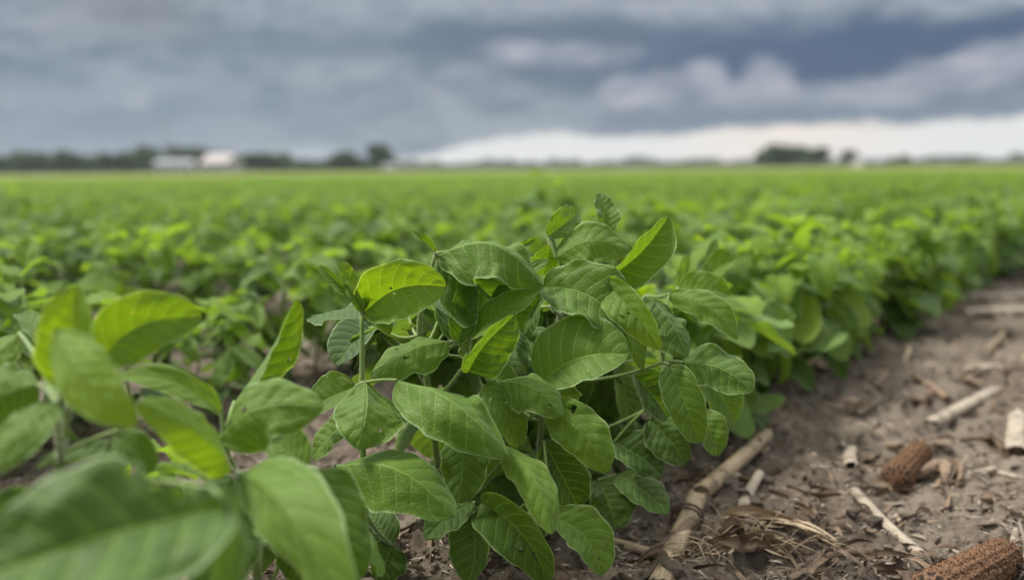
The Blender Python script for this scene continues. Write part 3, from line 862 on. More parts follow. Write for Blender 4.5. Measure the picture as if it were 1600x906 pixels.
# far crop canopy
def far_crop_material():
    m, t, p, o = material('far_crop', .7, .2)
    geo = t.nodes.new('ShaderNodeNewGeometry'); pos = geo.outputs['Position']
    a = noise(pos, .05, 4, .6); b = noise(pos, 6, 4, .7); c_ = noise(pos, 1.0, 4, .7)
    c = mix(smooth(a, .35, .65), (0.140, 0.165, 0.024), (0.175, 0.190, 0.036))
    c = mix(smooth(b, .45, .65) * .5, c, (0.075, 0.125, 0.018))
    c = mix(smooth(c_, .5, .7) * .35, c, (0.15, 0.20, 0.04))
    setc(t, p.inputs['Base Color'], c)
    bump(t, b, .12, .8, p.inputs['Normal'])
    return m
FAR = far_crop_material()
fr = [27.0]
while fr[-1] < 258: fr.append(fr[-1] * 1.012)
fr[-1] = 258
def canopy(x, y):
    return .06 + .10 * fbm(x * 1.4, y * 1.4, 3, 3) - .10 * np.exp(-(np.hypot(x, y) - 27) / 2.0)
o = polar_sheet('distant_crop', np.array(fr), np.radians(np.arange(-44, 44.1, .35))[::-1], canopy, FAR, close=False)
tag(o, 'smooth green band of distant crop below the horizon', 'crop', kind='stuff')


# ------------------------------------------------------------------ far trees, woods and farm
def tree_mats():
    m, t, p, o = material('tree_foliage', .7, .25)
    at = t.nodes.new('ShaderNodeAttribute'); at.attribute_name = 'tint'; tint = X(at.outputs['Fac'])
    setc(t, p.inputs['Base Color'], mix(tint, (0.040, 0.075, 0.028), (0.085, 0.135, 0.048)))
    tr = t.nodes.new('ShaderNodeBsdfTranslucent'); tr.inputs[0].default_value = (.05, .10, .02, 1)
    mx = t.nodes.new('ShaderNodeMixShader'); mx.inputs[0].default_value = .2
    t.links.new(p.outputs[0], mx.inputs[1]); t.links.new(tr.outputs[0], mx.inputs[2]); t.links.new(mx.outputs[0], o.inputs[0])
    b, t, p, o = material('bark', .9, .1)
    tcn = t.nodes.new('ShaderNodeTexCoord'); n = noise(tcn.outputs['Object'], 3, 5, .7)
    setc(t, p.inputs['Base Color'], mix(n, (0.06, 0.045, 0.035), (0.16, 0.13, 0.10)))
    return m, b
FOL, BARK = tree_mats()
def quads(mb, centers, size, rng, tint, mi=0):
    k = len(centers); n = rng.normal(size=(k, 3)); n /= np.linalg.norm(n, axis=1)[:, None]
    a = np.cross(n, rng.normal(size=(k, 3))); a /= np.linalg.norm(a, axis=1)[:, None]; b = np.cross(n, a)
    s = size * rng.uniform(.6, 1.3, (k, 1))
    v = np.stack([centers - a * s, centers - b * s * .6, centers + a * s, centers + b * s * .6], 1).reshape(-1, 3)
    f = [(4 * i, 4 * i + 1, 4 * i + 2, 4 * i + 3) for i in range(k)]
    mb.add(v, f, None, np.repeat(tint, 4), mi)
def tree_meshes(seed, h, w, cnt=4400, low=.12):
    rng = np.random.default_rng(seed); r_ = random.Random(seed)
    tk = MB(); tube(tk, [(0, 0, -.3), (.05, 0, h * .15), (0, .1, h * .35), (.1, 0, h * .62)], [h * .035, h * .027, h * .02, h * .008], 8)
    lobes = []
    for i in range(11):
        a = r_.uniform(0, 6.28); z = r_.uniform(low + .16, .84); rr = r_.uniform(.1, .36) * w * (1 - abs(z - .5) * .8)
        c = np.array([math.cos(a) * rr, math.sin(a) * rr, z * h]); lobes.append((c, w * r_.uniform(.19, .29)))
        tube(tk, curve((0, 0, h * min(.5, z * .55)), c, (0, 0, -.03 * h), 4), [h * .012, h * .01, h * .008, h * .005, h * .002], 5)
    cr = MB()
    for c, rad in lobes:
        k = cnt // 11; d = rng.normal(size=(k, 3)); d /= np.linalg.norm(d, axis=1)[:, None]
        q = c + d * rad * rng.uniform(.45, 1.05, (k, 1)) * np.array([1, 1, .85])
        quads(cr, q, h * .036, rng, rng.uniform(0, 1, k) * .7 + r_.uniform(0, .3))
    return tk.mesh('trunk'), cr.mesh('crown')
TPROTO = [tree_meshes(60 + i, 1.0 * 10, w_) for i, w_ in enumerate((9, 11, 8, 12.5, 7))]
def far_pt(px, dist):
    az_ = math.atan((px - 800) / FPX); return Vector((dist * math.tan(az_), dist, 0))
def tree(px, dist, top_py, kind, label, wide=1.0, group='trees along the left horizon'):
    hz = 264.5 + (800 - px) * .0096
    h = H + (hz - top_py) / FPX * dist
    r_ = tag(empty('tree', far_pt(px, dist), px * .37), label, 'tree', group)
    tk, cr = TPROTO[kind]
    mk('trunk', tk, [BARK], r_); mk('crown', cr, [FOL], r_)
    s = h / 9.2; r_.scale = (s * wide * 1.6, s * wide * 1.3, s)
TL = 'trees along the left horizon'
for (px, d_, ty, kd, wd, lab) in (
    (8, 430, 247, 1, 1.2, 'low dark tree at the left edge of the photo on the horizon'),
    (48, 430, 239, 3, 1.25, 'broad dark tree near the left edge on the horizon'),
    (82, 460, 247, 0, 1.2, 'lower tree right of the broad tree near the left edge'),
    (110, 430, 240, 1, 1.1, 'rounded tree on the horizon, first bump right of the broad tree'),
    (142, 470, 246, 3, 1.2, 'low spreading tree between the rounded tree and the twin tops'),
    (174, 430, 239, 0, 1.1, 'left one of the twin tree tops on the left horizon'),
    (202, 430, 241, 1, 1.1, 'right one of the twin tree tops on the left horizon'),
    (243, 420, 229, 0, 1.15, 'tall dark tree standing left of the mast'),
    (286, 430, 232, 3, .95, 'tall tree behind the long low white farm building'),
    (316, 430, 236, 1, 1.0, 'dark tree filling the gap between the two white buildings'),
    (352, 470, 240, 3, 1.0, 'tree directly behind the white gabled farmhouse'),
    (388, 430, 240, 0, 1.1, 'dark tree at the right side of the white farmhouse'),
    (418, 440, 242, 1, 1.1, 'second tree to the right of the white farmhouse'),
    (448, 460, 247, 3, 1.1, 'low tree in the middle of the thinning left tree line'),
    (480, 520, 252, 1, 1.6, 'lowest flat bush in the gap before the lone round tree'),
    (515, 500, 251, 0, 1.6, 'small bush just left of the paired bushy trees'),
    (543, 430, 240, 1, 1.15, 'bushy tree left of the lone tall round tree'),
    (568, 450, 246, 0, 1.0, 'short tree touching the lone tall round tree'),
    (594, 400, 227, 2, .85, 'lone tall round tree at the right end of the left tree line')):
    tree(px, d_, ty, kd, lab, wd)
for (px, d_, ty, kd, wd, lab) in (
    (1192, 450, 236, 0, 1.0, 'lower outermost left tree of the dark grove on the right horizon'),
    (1212, 440, 230, 1, 1.2, 'tall left tree of the dark grove on the right horizon'),
    (1234, 440, 230, 3, 1.0, 'middle tree of the dark grove on the right horizon'),
    (1270, 430, 231, 0, 1.3, 'rounded right tree of the dark grove on the right horizon'),
    (1323, 430, 236, 2, 1.0, 'small single tree between the grove and the white shed'),
    (1392, 520, 248, 1, 1.6, 'low bush just right of the white shed'),
    (1411, 480, 243, 0, 1.1, 'small peaked tree right of the white shed'),
    (1502, 560, 247, 1, 1.3, 'tiny tree on the horizon towards the right edge')):
    tree(px, d_, ty, kd, lab, wd, 'trees along the right horizon')
# far-off wood, one mass
rng = np.random.default_rng(5); mb = MB(); cen = []
for px in np.arange(-60, 1700, 1.1):
    if 20 < px < 610: dist, hh = 620, (10.5 if px < 460 else 6.5)
    else:
        dist = 900; hh = 5.5 + 4.0 * float(vnoise(np.array([px * .013]), np.array([2.0]), 3)[0])
        if px > 1380: hh += (px - 1380) * .012
    hh *= .55 + .6 * float(vnoise(np.array([px * .06]), np.array([7.0]), 4)[0])
    b = far_pt(px, dist + rng.uniform(-12, 12))
    for _ in range(12):
        cen.append((b.x + rng.uniform(-1.5, 1.5), b.y + rng.uniform(-8, 8), hh * rng.uniform(.0, 1)))
quads(mb, np.array(cen), 1.5, rng, rng.uniform(0, 1, len(cen)))
o = mk('distant_woods', mb.mesh('distant_woods'), [FOL]); tag(o, 'low dark line of far off woods along the horizon', 'woods', kind='stuff')

def paint(name, c, rough=.7, sc_=2.0):
    m, t, p, o = material(name, rough, .3)
    tcn = t.nodes.new('ShaderNodeTexCoord'); n = noise(tcn.outputs['Object'], sc_, 4, .6)
    setc(t, p.inputs['Base Color'], mix(n * .6, c, tuple(q * .8 for q in c)))
    return m
WHITE = paint('white_siding', (.45, .44, .435)); ROOFL = paint('pale_metal_roof', (.40, .36, .355)); ROOFG = paint('grey_metal_roof', (.30, .32, .34))
DARKG = paint('window_glass', (.03, .035, .04), .2); DOORM = paint('grey_door', (.22, .23, .25)); CONC = paint('concrete', (.4, .39, .37))
def box(mb, lo, hi):
    x0, y0, z0 = lo; x1, y1, z1 = hi
    v = [(x0, y0, z0), (x1, y0, z0), (x1, y1, z0), (x0, y1, z0), (x0, y0, z1), (x1, y0, z1), (x1, y1, z1), (x0, y1, z1)]
    mb.add(v, [(0, 3, 2, 1), (4, 5, 6, 7), (0, 1, 5, 4), (1, 2, 6, 5), (2, 3, 7, 6), (3, 0, 4, 7)])
def building(name, px, dist, wd, dp, hw, hr, rz, roofm, label, openings, cat='building'):
    r_ = tag(empty(name, far_pt(px, dist), rz), label, cat)
    r_.location.z = -.05
    mb = MB(); box(mb, (-wd / 2, -dp / 2, 0), (wd / 2, dp / 2, hw))
    for s in (-1, 1):            # gable ends
        x = s * wd / 2
        v = [(x, -dp / 2, hw), (x, dp / 2, hw), (x, 0, hw + hr)]
        v2 = [(x - s * .2, q[1], q[2]) for q in v]
        mb.add(v + v2, [(0, 1, 2), (5, 4, 3), (0, 2, 5, 3), (1, 4, 5, 2)])
    mk('wall', mb.mesh('wall', False), [WHITE], r_)
    mb = MB()
    for s in (-1, 1):
        e = .45
        y0 = s * (dp / 2 + e); z0 = hw - e * hr / (dp / 2); x = wd / 2 + .35
        v = [(-x, y0, z0 + .03), (x, y0, z0 + .03), (x, 0, hw + hr + .03), (-x, 0, hw + hr + .03)]
        v += [(a_, b_, c_ + .16) for a_, b_, c_ in v]
        mb.add(v, [(0, 1, 2, 3), (7, 6, 5, 4), (0, 4, 5, 1), (1, 5, 6, 2), (2, 6, 7, 3), (3, 7, 4, 0)])
    rf = mk('roof', mb.mesh('roof', False), [roofm], r_)
    if cat == 'house':
        mb = MB(); box(mb, (-.4 + wd * .2, -.3, hw + hr * .6), (.3 + wd * .2, .4, hw + hr + .9)); mk('chimney', mb.mesh('chimney', False), [CONC], rf)
    for (kind, x, z, w_, h_) in openings:
        mb = MB(); box(mb, (x - w_ / 2, -dp / 2 - .06, z), (x + w_ / 2, -dp / 2 + .02, z + h_))
        f_ = mk(kind, mb.mesh(kind, False), [DOORM if kind == 'door' else WHITE], r_)
        if kind == 'window':
            mb = MB(); box(mb, (x - w_ / 2 + .1, -dp / 2 - .09, z + .1), (x + w_ / 2 - .1, -dp / 2 - .063, z + h_ - .1)); mk('pane', mb.mesh('pane', False), [DARKG], f_)
building('farm_shed', 281, 330, 12.0, 8, 3.1, 1.3, R(6), ROOFG, 'long low white farm building with grey roof on the left horizon',
         [('door', -3.6, 0, 1.8, 2.4), ('window', -.5, 1.1, 1.1, 1.1), ('window', 2.0, 1.1, 1.1, 1.1), ('door', 4.4, 0, 1.2, 2.1)])
building('farmhouse', 353, 270, 8.8, 7, 2.8, 2.3, R(-24), ROOFL, 'white gabled farmhouse with pale roof in front of the left tree line',
         [('window', -2.6, 1.1, 1.0, 1.3), ('window', 2.4, 1.1, 1.0, 1.3), ('door', 0, 0, 1.0, 2.1)], 'house')
building('storage_shed', 1355, 360, 9.6, 7, 2.4, 1.3, R(14), ROOFG, 'small white shed with grey roof on the right horizon',
         [('door', -1.5, 0, 2.6, 2.1), ('window', 2.6, 1.0, .9, .8)])
building('field_hut', 612, 430, 5.0, 4, 2.0, .9, R(-8), ROOFG, 'tiny white hut at the foot of the lone round tree', [('door', -.6, 0, .9, 1.8), ('window', 1.1, .9, .8, .7)])
mb = MB(); b = far_pt(268, 380); hm = 17.5
for s in ((-.5, -.5), (.5, -.5), (0, .6)):
    tube(mb, [(s[0], s[1], -.2), (s[0] * .3, s[1] * .3, hm)], [.09, .05], 5)
for i in range(12):
    z0 = i * hm / 12; z1 = (i + 1) * hm / 12; f0 = 1 - .7 * z0 / hm; f1 = 1 - .7 * z1 / hm
    for p_, q_ in (((-.5, -.5), (.5, -.5)), ((.5, -.5), (0, .6)), ((0, .6), (-.5, -.5))):
        tube(mb, [(p_[0] * f0, p_[1] * f0, z0), (q_[0] * f1, q_[1] * f1, z1)], [.035, .035], 4)
mast = tag(empty('mast', b), 'thin lattice mast rising above the trees behind the low building', 'mast')
METAL = paint('rusty_metal', (.20, .17, .16)); mk('lattice', mb.mesh('lattice'), [METAL], mast)
mb = MB(); tube(mb, [(0, 0, hm - .2), (0, 0, hm + 2.2)], [.05, .02], 6)
for k in range(6):
    a_ = k * math.pi / 3; tube(mb, [(0, -.3, hm + .4), (math.cos(a_) * 1.1, -.3, hm + .4 + math.sin(a_) * 1.1)], [.03, .12], 4)
mk('fan_head', mb.mesh('fan_head'), [METAL], mast)

# ------------------------------------------------------------------ corn residue on the soil
def stalk_mesh(L, r, seed, nodes=(), split=0.0, seg=16, bend=.02, squash=.85, hollow=True, dark=.0):
    rs_ = random.Random(seed); n = max(10, int(L / .006)); mb = MB()
    bz = rs_.uniform(-1, 1) * bend * L; by = rs_.uniform(-1, 1) * bend * L
    flut = [rs_.uniform(-.06, .06) for _ in range(seg)]
    jag0 = [rs_.uniform(-1, 1) for _ in range(seg)]; jag1 = [rs_.uniform(-1, 1) for _ in range(seg)]
    arc_ = 2 * math.pi * (1 - split); cl = split < .02
    cols = seg if cl else seg + 1
    for lay in ((1.0, .80) if hollow else (1.0,)):
        vs, uv, tt = [], [], []
        for i in range(n + 1):
            f = i / n
            rr = r * (1 - .12 * f)
            for nd in nodes: rr *= 1 + .20 * math.exp(-((f - nd) * L / .0045) ** 2)
            for k in range(cols):
                a_ = arc_ * k / seg + .3; kk = k % seg
                e0 = max(0, 1 - i / 2.0); e1 = max(0, 1 - (n - i) / 2.0)
                x = f * L + jag0[kk] * e0 * r * .5 + jag1[kk] * e1 * r * .8
                q = rr * lay * (1 + flut[kk])
                vs.append((x, by * math.sin(math.pi * f) + math.cos(a_) * q, bz * math.sin(math.pi * f) + math.sin(a_) * q * squash))
                uv.append((k / seg, x)); tt.append(.0 if lay < 1 and (i < 2 or i > n - 2) else (.15 if any(abs(f - nd) * L < .003 for nd in nodes) else .7 - dark))
        fs = []
        for i in range(n):
            for k in range(seg):
                k2 = (k + 1) % seg if cl else k + 1
                q = (i * cols + k, i * cols + k2, (i + 1) * cols + k2, (i + 1) * cols + k)
                fs.append(q[::-1] if lay == 1.0 else q)
        mb.add(vs, fs, uv, tt)
    if hollow:                      # close the rim and stop the bore with pith
        no = (n + 1) * cols
        base = mb.n - 2 * no
        fs = []
        for i in (0, n):
            for k in range(seg):
                k2 = (k + 1) % seg if cl else k + 1
                fs.append((base + i * cols + k, base + i * cols + k2, base + no + i * cols + k2, base + no + i * cols + k))
        if not cl:
            for i in range(n):
                for k in (0, cols - 1): fs.append((base + i * cols + k, base + (i + 1) * cols + k, base + no + (i + 1) * cols + k, base + no + i * cols + k))
        mb.f += fs; mb.mi += [0] * len(fs)
        if cl:
            for xx in (.003, L - .003):
                vs = [(xx, 0, 0)] + [(xx, math.cos(2 * math.pi * k / 12) * r * .83, math.sin(2 * math.pi * k / 12) * r * .83 * squash) for k in range(12)]
                mb.add(vs, [(0, k + 1, (k + 1) % 12 + 1) for k in range(12)], None, .3)
    return mb.mesh('stalk_rind')
def lay(name, mesh, mat, p0, p1, up, label, cat, group=None, roll=0.0, scale_to=None):
    """a piece lying on the soil from p0 to p1 (ground points); mesh runs along +X from its end"""
    v = p1 - p0
    o = mk(name, mesh, [mat]); o.location = p0 + Vector((0, 0, up))
    o.rotation_euler = (Matrix.Rotation(math.atan2(v.y, v.x), 3, 'Z') @ Matrix.Rotation(-math.atan2(v.z, math.hypot(v.x, v.y)), 3, 'Y') @ Matrix.Rotation(roll, 3, 'X')).to_euler()
    return tag(o, label, cat, group)
GSTALK = 'corn stalk pieces on the soil'
def stalk(x0, y0, x1, y1, wpx, label, mat=None, nodes=(), split=0.0, seed=1, name='corn_stalk', lift=.0, tip=0.0, roll=0.0, squash=.72, dark=0.0, group=GSTALK, bend=.02):
    p0 = on_ground(x0, y0); p1 = on_ground(x1, y1, tip); L = (p1 - p0).length
    dm = ((p0 + p1) / 2 - CAM).length; r_ = wpx * dm / FPX / 2
    mid = (p0 + p1) / 2; need = max(0, gz(mid) - mid.z)
    return lay(name, stalk_mesh(L, r_, seed, nodes, split, squash=squash, dark=dark, bend=bend), mat or STALK, p0, p1, r_ * squash * .5 + need + lift, label, 'corn stalk', group, roll)
stalk(1030, 935, 1088, 798, 37, 'thick jointed tan corn stalk running out at the bottom edge', nodes=(.80,), seed=3, squash=.9)
stalk(1092, 793, 1196, 702, 27, 'smooth pale corn stalk pointing right, end to end with the jointed one', STALK, seed=4, lift=.003, bend=.004, squash=.9)
stalk(1155, 832, 1188, 752, 17, 'narrow bleached straw standing slantwise right of the thick stalk', PALE, seed=5, split=.55, tip=.004)
stalk(1330, 752, 1332, 690, 20, 'short white straw piece pointing at the camera before the blurred cob', PALE, seed=6, split=.45)
stalk(1330, 775, 1440, 864, 18, 'straight grey corn stalk lying diagonally in the middle of the soil', seed=7, nodes=(.93,), mat=PALE)
stalk(1365, 760, 1470, 757, 9, 'thin pale twig lying crosswise just below the blurred cob', PALE, seed=8, bend=.05)
stalk(1398, 815, 1410, 792, 9, 'tiny pale straw next to the diagonal grey stalk', PALE, seed=81, split=.4)
stalk(1322, 812, 1370, 842, 8, 'slim brown splinter left of the diagonal grey stalk', BROWN, seed=9, split=.4)
stalk(1452, 664, 1556, 612, 22, 'long pale corn stalk in the blur at the right behind the cob', PALE, seed=10)
stalk(1590, 720, 1592, 655, 30, 'broad white stalk piece cut by the right edge', PALE, seed=11, split=.4)
stalk(1500, 598, 1562, 592, 17, 'short white straw crossing above the long pale stalk', PALE, seed=12, split=.4)
stalk(1400, 516, 1470, 522, 14, 'pale straw beside the leaves of the front row, middle distance', PALE, seed=13)
stalk(1500, 474, 1640, 462, 16, 'far pale corn stalk near the right edge under the crop row', PALE, seed=14)
stalk(1505, 505, 1640, 495, 18, 'blurred pale stalk below the far stalk at the right edge', PALE, seed=15)
stalk(1368, 612, 1384, 588, 16, 'stubby reddish brown stalk piece in the middle distance', BROWN, seed=16)
stalk(1430, 600, 1482, 628, 14, 'brown stalk piece just above the long pale stalk', BROWN, seed=17)
stalk(1505, 752, 1640, 712, 12, 'thin pale stalk running off the right edge above the near cob', PALE, seed=18, split=.3)
stalk(1560, 757, 1640, 790, 10, 'light splinter at the right edge above the near cob', PALE, seed=19, split=.4)
stalk(850, 880, 1030, 872, 22, 'brown corn stalk half hidden under the lowest leaves', STALK, seed=20, dark=.2)
stalk(760, 872, 870, 886, 20, 'tan stalk piece under the hanging leaves at the bottom middle', STALK, seed=21)
stalk(512, 590, 580, 572, 18, 'pale stalk piece lying behind the hairy stem', PALE, seed=22)
stalk(1030, 880, 1085, 840, 22, 'split brown rind leaning against the jointed stalk', BROWN, seed=23, split=.5, lift=.006)
stalk(60, 902, 130, 880, 16, 'pale straw at the lower left corner under the big leaves', PALE, seed=24, split=.4)
rs = random.Random(77)
for i in range(34):
    px, py = rs.uniform(1190, 1600), rs.uniform(470, 720)
    if py < 760 - (px - 1190) * .62: continue
    a_ = rs.uniform(-1.2, 1.2); ln = rs.uniform(.02, .06) * FPX / max(.8, G(px, py).length)
    mt = rs.choice([BROWN, BROWN, STALK, PALE]); nm_ = {BROWN: 'dark brown', STALK: 'tan', PALE: 'pale'}[mt] if False else ('dark brown' if mt is BROWN else 'tan' if mt is STALK else 'pale')
    stalk(px, py, px + ln * math.cos(a_), py - ln * .35 * math.sin(a_), rs.uniform(8, 17), f'{nm_} broken stalk fragment in the blurred jumble right of the front row', mt, seed=300 + i, split=rs.choice([0, .4, .5]),
          roll=rs.uniform(0, 3), group=f'{nm_} stalk fragments in the jumble', tip=rs.uniform(0, .015))
# cord-like ring round the joint
def cob_mesh(L, r, seed, rows=16, rings=26):
    rs_ = random.Random(seed); nu, nv = rows * 6, rings * 6; vs, tt = [], []
    for i in range(nv + 1):
        f = i / nv; rr = r * (1 - .22 * f) * (1 - .5 * max(0, (.05 - f) / .05) ** 2) * (1 - .6 * max(0, (f - .93) / .07) ** 2)
        for k in range(nu):
            a_ = 2 * math.pi * k / nu; row = k / 6; ring = i / 6 + .5 * (int(row) % 2)
            cx_ = abs(math.sin(math.pi * row)); cy_ = abs(math.sin(math.pi * ring))
            d = (cx_ * cy_) ** .5
            jit = rs_.uniform(-.05, .05)
            ef = min(1, min(f, 1 - f) / .06); q = rr * (1.0 - .20 * d * ef + jit)
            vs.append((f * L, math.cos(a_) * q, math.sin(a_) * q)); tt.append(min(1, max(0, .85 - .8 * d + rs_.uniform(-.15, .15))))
    fs = [(i * nu + k, (i + 1) * nu + k, (i + 1) * nu + (k + 1) % nu, i * nu + (k + 1) % nu) for i in range(nv) for k in range(nu)]
    fs.append(tuple(range(nu))); fs.append(tuple(nv * nu + k for k in range(nu))[::-1])
    mb = MB(); mb.add(vs, fs, None, tt)
    vs, fs, t2 = [], [], []
    for _ in range(2600):          # papery chaff round the empty sockets
        f = rs_.random(); a_ = (rs_.randrange(rows * 2) / (rows * 2)) * 2 * math.pi + rs_.gauss(0, .05)
        rr = r * (1 - .22 * f) * .98; c = Vector((f * L, math.cos(a_) * rr, math.sin(a_) * rr)); o_ = Vector((rs_.uniform(-.5, .5), math.cos(a_), math.sin(a_))).normalized()
        s = Vector((rs_.uniform(-1, 1), rs_.uniform(-1, 1), rs_.uniform(-1, 1))).normalized() * r * .04; h_ = r * rs_.uniform(.02, .08)
        k = len(vs); vs += [tuple(c - s), tuple(c + s), tuple(c + o_ * h_ + s * .6), tuple(c + o_ * h_ - s * .6)]; fs.append((k, k + 1, k + 2, k + 3)); t2 += [rs_.uniform(.5, 1.1)] * 4
    mb.add(vs, fs, None, t2)
    return mb
def cob(x0, y0, x1, y1, wpx, seed, label):
    p0 = on_ground(x0, y0); p1 = on_ground(x1, y1); L = (p1 - p0).length; r_ = wpx * ((p0 + p1) / 2 - CAM).length / FPX / 2
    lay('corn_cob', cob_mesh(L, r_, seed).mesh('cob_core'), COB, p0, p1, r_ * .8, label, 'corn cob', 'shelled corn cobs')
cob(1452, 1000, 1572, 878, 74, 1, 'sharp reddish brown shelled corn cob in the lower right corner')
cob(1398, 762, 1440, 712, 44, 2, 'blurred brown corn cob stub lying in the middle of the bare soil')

def ribbon(mb, pts, w0, rs_, twist=.5, t=.6, cols=4):
    n = len(pts) - 1; vs, uv = [], []; ph = rs_.uniform(0, 6.28); cup = rs_.uniform(.2, .5)
    for i, p in enumerate(pts):
        tg = (pts[min(i + 1, n)] - pts[max(i - 1, 0)]).normalized(); s = tg.cross(Vector((0, 0, 1))).normalized(); u_ = s.cross(tg)
        a_ = ph + twist * i / n; s2 = s * math.cos(a_ * .3) + u_ * math.sin(a_ * .3); u2 = tg.cross(s2)
        w = w0 * (math.sin(math.pi * (i / n) ** .6 * .94 + .12)) ** .7
        for k in range(cols + 1):
            q = k / cols * 2 - 1
            vs.append(tuple(p + s2 * q * w + u2 * (cup * w * (q * q) + rs_.uniform(-.06, .06) * w))); uv.append((k / cols * .3, i / n * .1))
    c = cols + 1
    mb.add(vs, [(i * c + k, i * c + k + 1, (i + 1) * c + k + 1, (i + 1) * c + k) for i in range(n) for k in range(cols)], uv, t)
def husk(pts_px, label, seed, count=9, w=.006, spread=.012, lift=.006, mat=None, name='corn_husk', fray=0):
    rs_ = random.Random(seed); base = on_ground(*pts_px[0]); P_ = [on_ground(*q) for q in pts_px]; mb = MB()
    for c in range(count):
        off = [Vector((rs_.gauss(0, spread * .5), rs_.gauss(0, spread * .5), abs(rs_.gauss(0, spread * .4)))) for _ in P_]
        q = [p + o_ + Vector((0, 0, lift)) - base for p, o_ in zip(P_, off)]
        pts = []
        for i in range(len(q) - 1):
            p0 = q[max(i - 1, 0)]; p1 = q[i]; p2 = q[i + 1]; p3 = q[min(i + 2, len(q) - 1)]
            for s in range(5):
                t_ = s / 5; pts.append(.5 * ((2 * p1) + (-p0 + p2) * t_ + (2 * p0 - 5 * p1 + 4 * p2 - p3) * t_ * t_ + (-p0 + 3 * p1 - 3 * p2 + p3) * t_ ** 3))
        pts.append(q[-1])
        a0 = rs_.randrange(0, max(1, len(pts) // 4)); a1 = len(pts) - rs_.randrange(0, max(1, len(pts) // 4))
        ribbon(mb, pts[a0:a1], w * rs_.uniform(.4, 1.1), rs_, rs_.uniform(-2, 2), rs_.uniform(.3, .9))
    for c in range(fray):
        f = rs_.randrange(len(P_)); p = P_[f] - base + Vector((0, 0, lift)); d = Vector((rs_.uniform(-1, 1), rs_.uniform(-1, 1), rs_.uniform(-.1, .5))) * rs_.uniform(.01, .04)
        tube(mb, curve(p + Vector((rs_.gauss(0, spread), rs_.gauss(0, spread), 0)), p + d, Vector((rs_.uniform(-1, 1), rs_.uniform(-1, 1), .6)) * .006, 5), [.00045] * 5 + [.0002], 4, .7)
    o = mk(name, mb.mesh('husk'), [mat or STALK]); o.location = base
    return tag(o, label, 'corn husk', 'dry husks and root tufts')
husk([(1128, 842), (1185, 846), (1250, 862), (1330, 902)], 'long frayed tan husk curving along the bottom of the soil', 31, 12, .005, .009, fray=14)
husk([(1100, 902), (1150, 884), (1215, 888), (1262, 906)], 'shaggy tuft of dry fibres at the bottom edge right of the stalk', 32, 12, .004, .012, fray=40)
husk([(1128, 893), (1150, 888), (1172, 892)], 'black rotten knob on top of the shaggy fibre tuft', 33, 6, .006, .004, mat=BROWN, lift=.014)
husk([(1140, 868), (1180, 872), (1220, 880)], 'thin broken straws between the long husk and the fibre tuft', 34, 5, .002, .01, fray=16)
husk([(1490, 770), (1480, 740), (1430, 752)], 'torn brown husk scrap under the thin pale twig', 35, 7, .006, .008, mat=BROWN, fray=6)
husk([(1060, 845), (1075, 870), (1068, 900)], 'loose fibres curling beside the jointed corn stalk', 36, 5, .003, .006, fray=16)
husk([(1590, 840), (1596, 870), (1585, 900)], 'dry grass strands touching the right side of the near cob', 37, 6, .003, .008, fray=18, mat=PALE)
husk([(1240, 800), (1262, 812), (1275, 830)], 'dark crumbly root clump in the middle of the bare soil', 38, 8, .005, .007, mat=BROWN, fray=10)
husk([(1145, 826), (1160, 830), (1175, 836)], 'dark root knob at the foot of the narrow bleached straw', 39, 7, .005, .006, mat=BROWN)
husk([(1540, 690), (1560, 700), (1575, 715)], 'dark crumbled root ball near the right edge', 40, 8, .006, .009, mat=BROWN, fray=8)
husk([(1330, 660), (1350, 652), (1372, 640)], 'pale husk flake at the feet of the leafy row', 41, 6, .006, .01, mat=PALE)
# metal-dark ring of a twisted leaf sheath on the joint
p0 = on_ground(1072, 836, .0085); mb = MB()
for s in range(2):
    pts = [Vector((.0, math.cos(a_) * .0135, math.sin(a_) * .0105)) + Vector((.010 * s + .004 * math.sin(a_), 0, 0)) for a_ in np.linspace(0, 6.283, 25)]
    tube(mb, pts, [.0010] * 25, 6, .1, cap=False)
v_ = on_ground(1088, 798) - on_ground(1030, 935)
o = mk('sheath_ring', mb.mesh('sheath_ring'), [BROWN]); o.location = p0; o.rotation_euler = (0, 0, math.atan2(v_.y, v_.x)); tag(o, 'dark twisted fibre ring wrapped round the joint of the thick stalk', 'plant fibre')

# countable smaller chips, then uncountable crumbs
rs = random.Random(11)
chipm = []
for i in range(14):
    L = rs.uniform(.02, .075); chipm.append((L, stalk_mesh(L, rs.uniform(.0018, .0055), 200 + i, (), rs.uniform(.5, .8), 8, .07, .55)))
kinds = [('short bleached', PALE), ('small brown weathered', BROWN), ('short tan', STALK)]
cnt = 0
while cnt < 270:
    px = rs.uniform(0, 1600); py = rs.uniform(420, 905)
    g_ = G(px, py)
    q = -g_.x * RD.y + g_.y * RD.x
    if q > .42 and rs.random() < .45: continue
    if g_.length > 3.6 and rs.random() < .5: continue
    i = rs.randrange(14); kn, km = kinds[rs.choice([0, 1, 1, 2])]
    L, me_ = chipm[i]
    key_ = me_.name + kn
    m2 = bpy.data.meshes.get('straw_' + key_) or me_.copy(); m2.name = 'straw_' + key_; 
    if not m2.materials: m2.materials.append(km)
    o = mk('straw_chip', m2, None); g_.z = gz(g_) + .002
    o.location = g_; o.rotation_euler = (rs.uniform(0, 6.28), rs.gauss(0, .12), rs.uniform(0, 6.28)); s = rs.uniform(.5, 1.1); o.scale = (s, s, s)
    zone = 'on the bare soil to the right' if q < .42 else 'on the soil under the crop rows'
    tag(o, f'{kn} straw chip, one of many {zone}', 'straw chip', f'{kn} straw chips {zone}')
    cnt += 1
mb = MB(); rng = np.random.default_rng(3)
ct = 0
vs_, fs_, tt_ = [], [], []
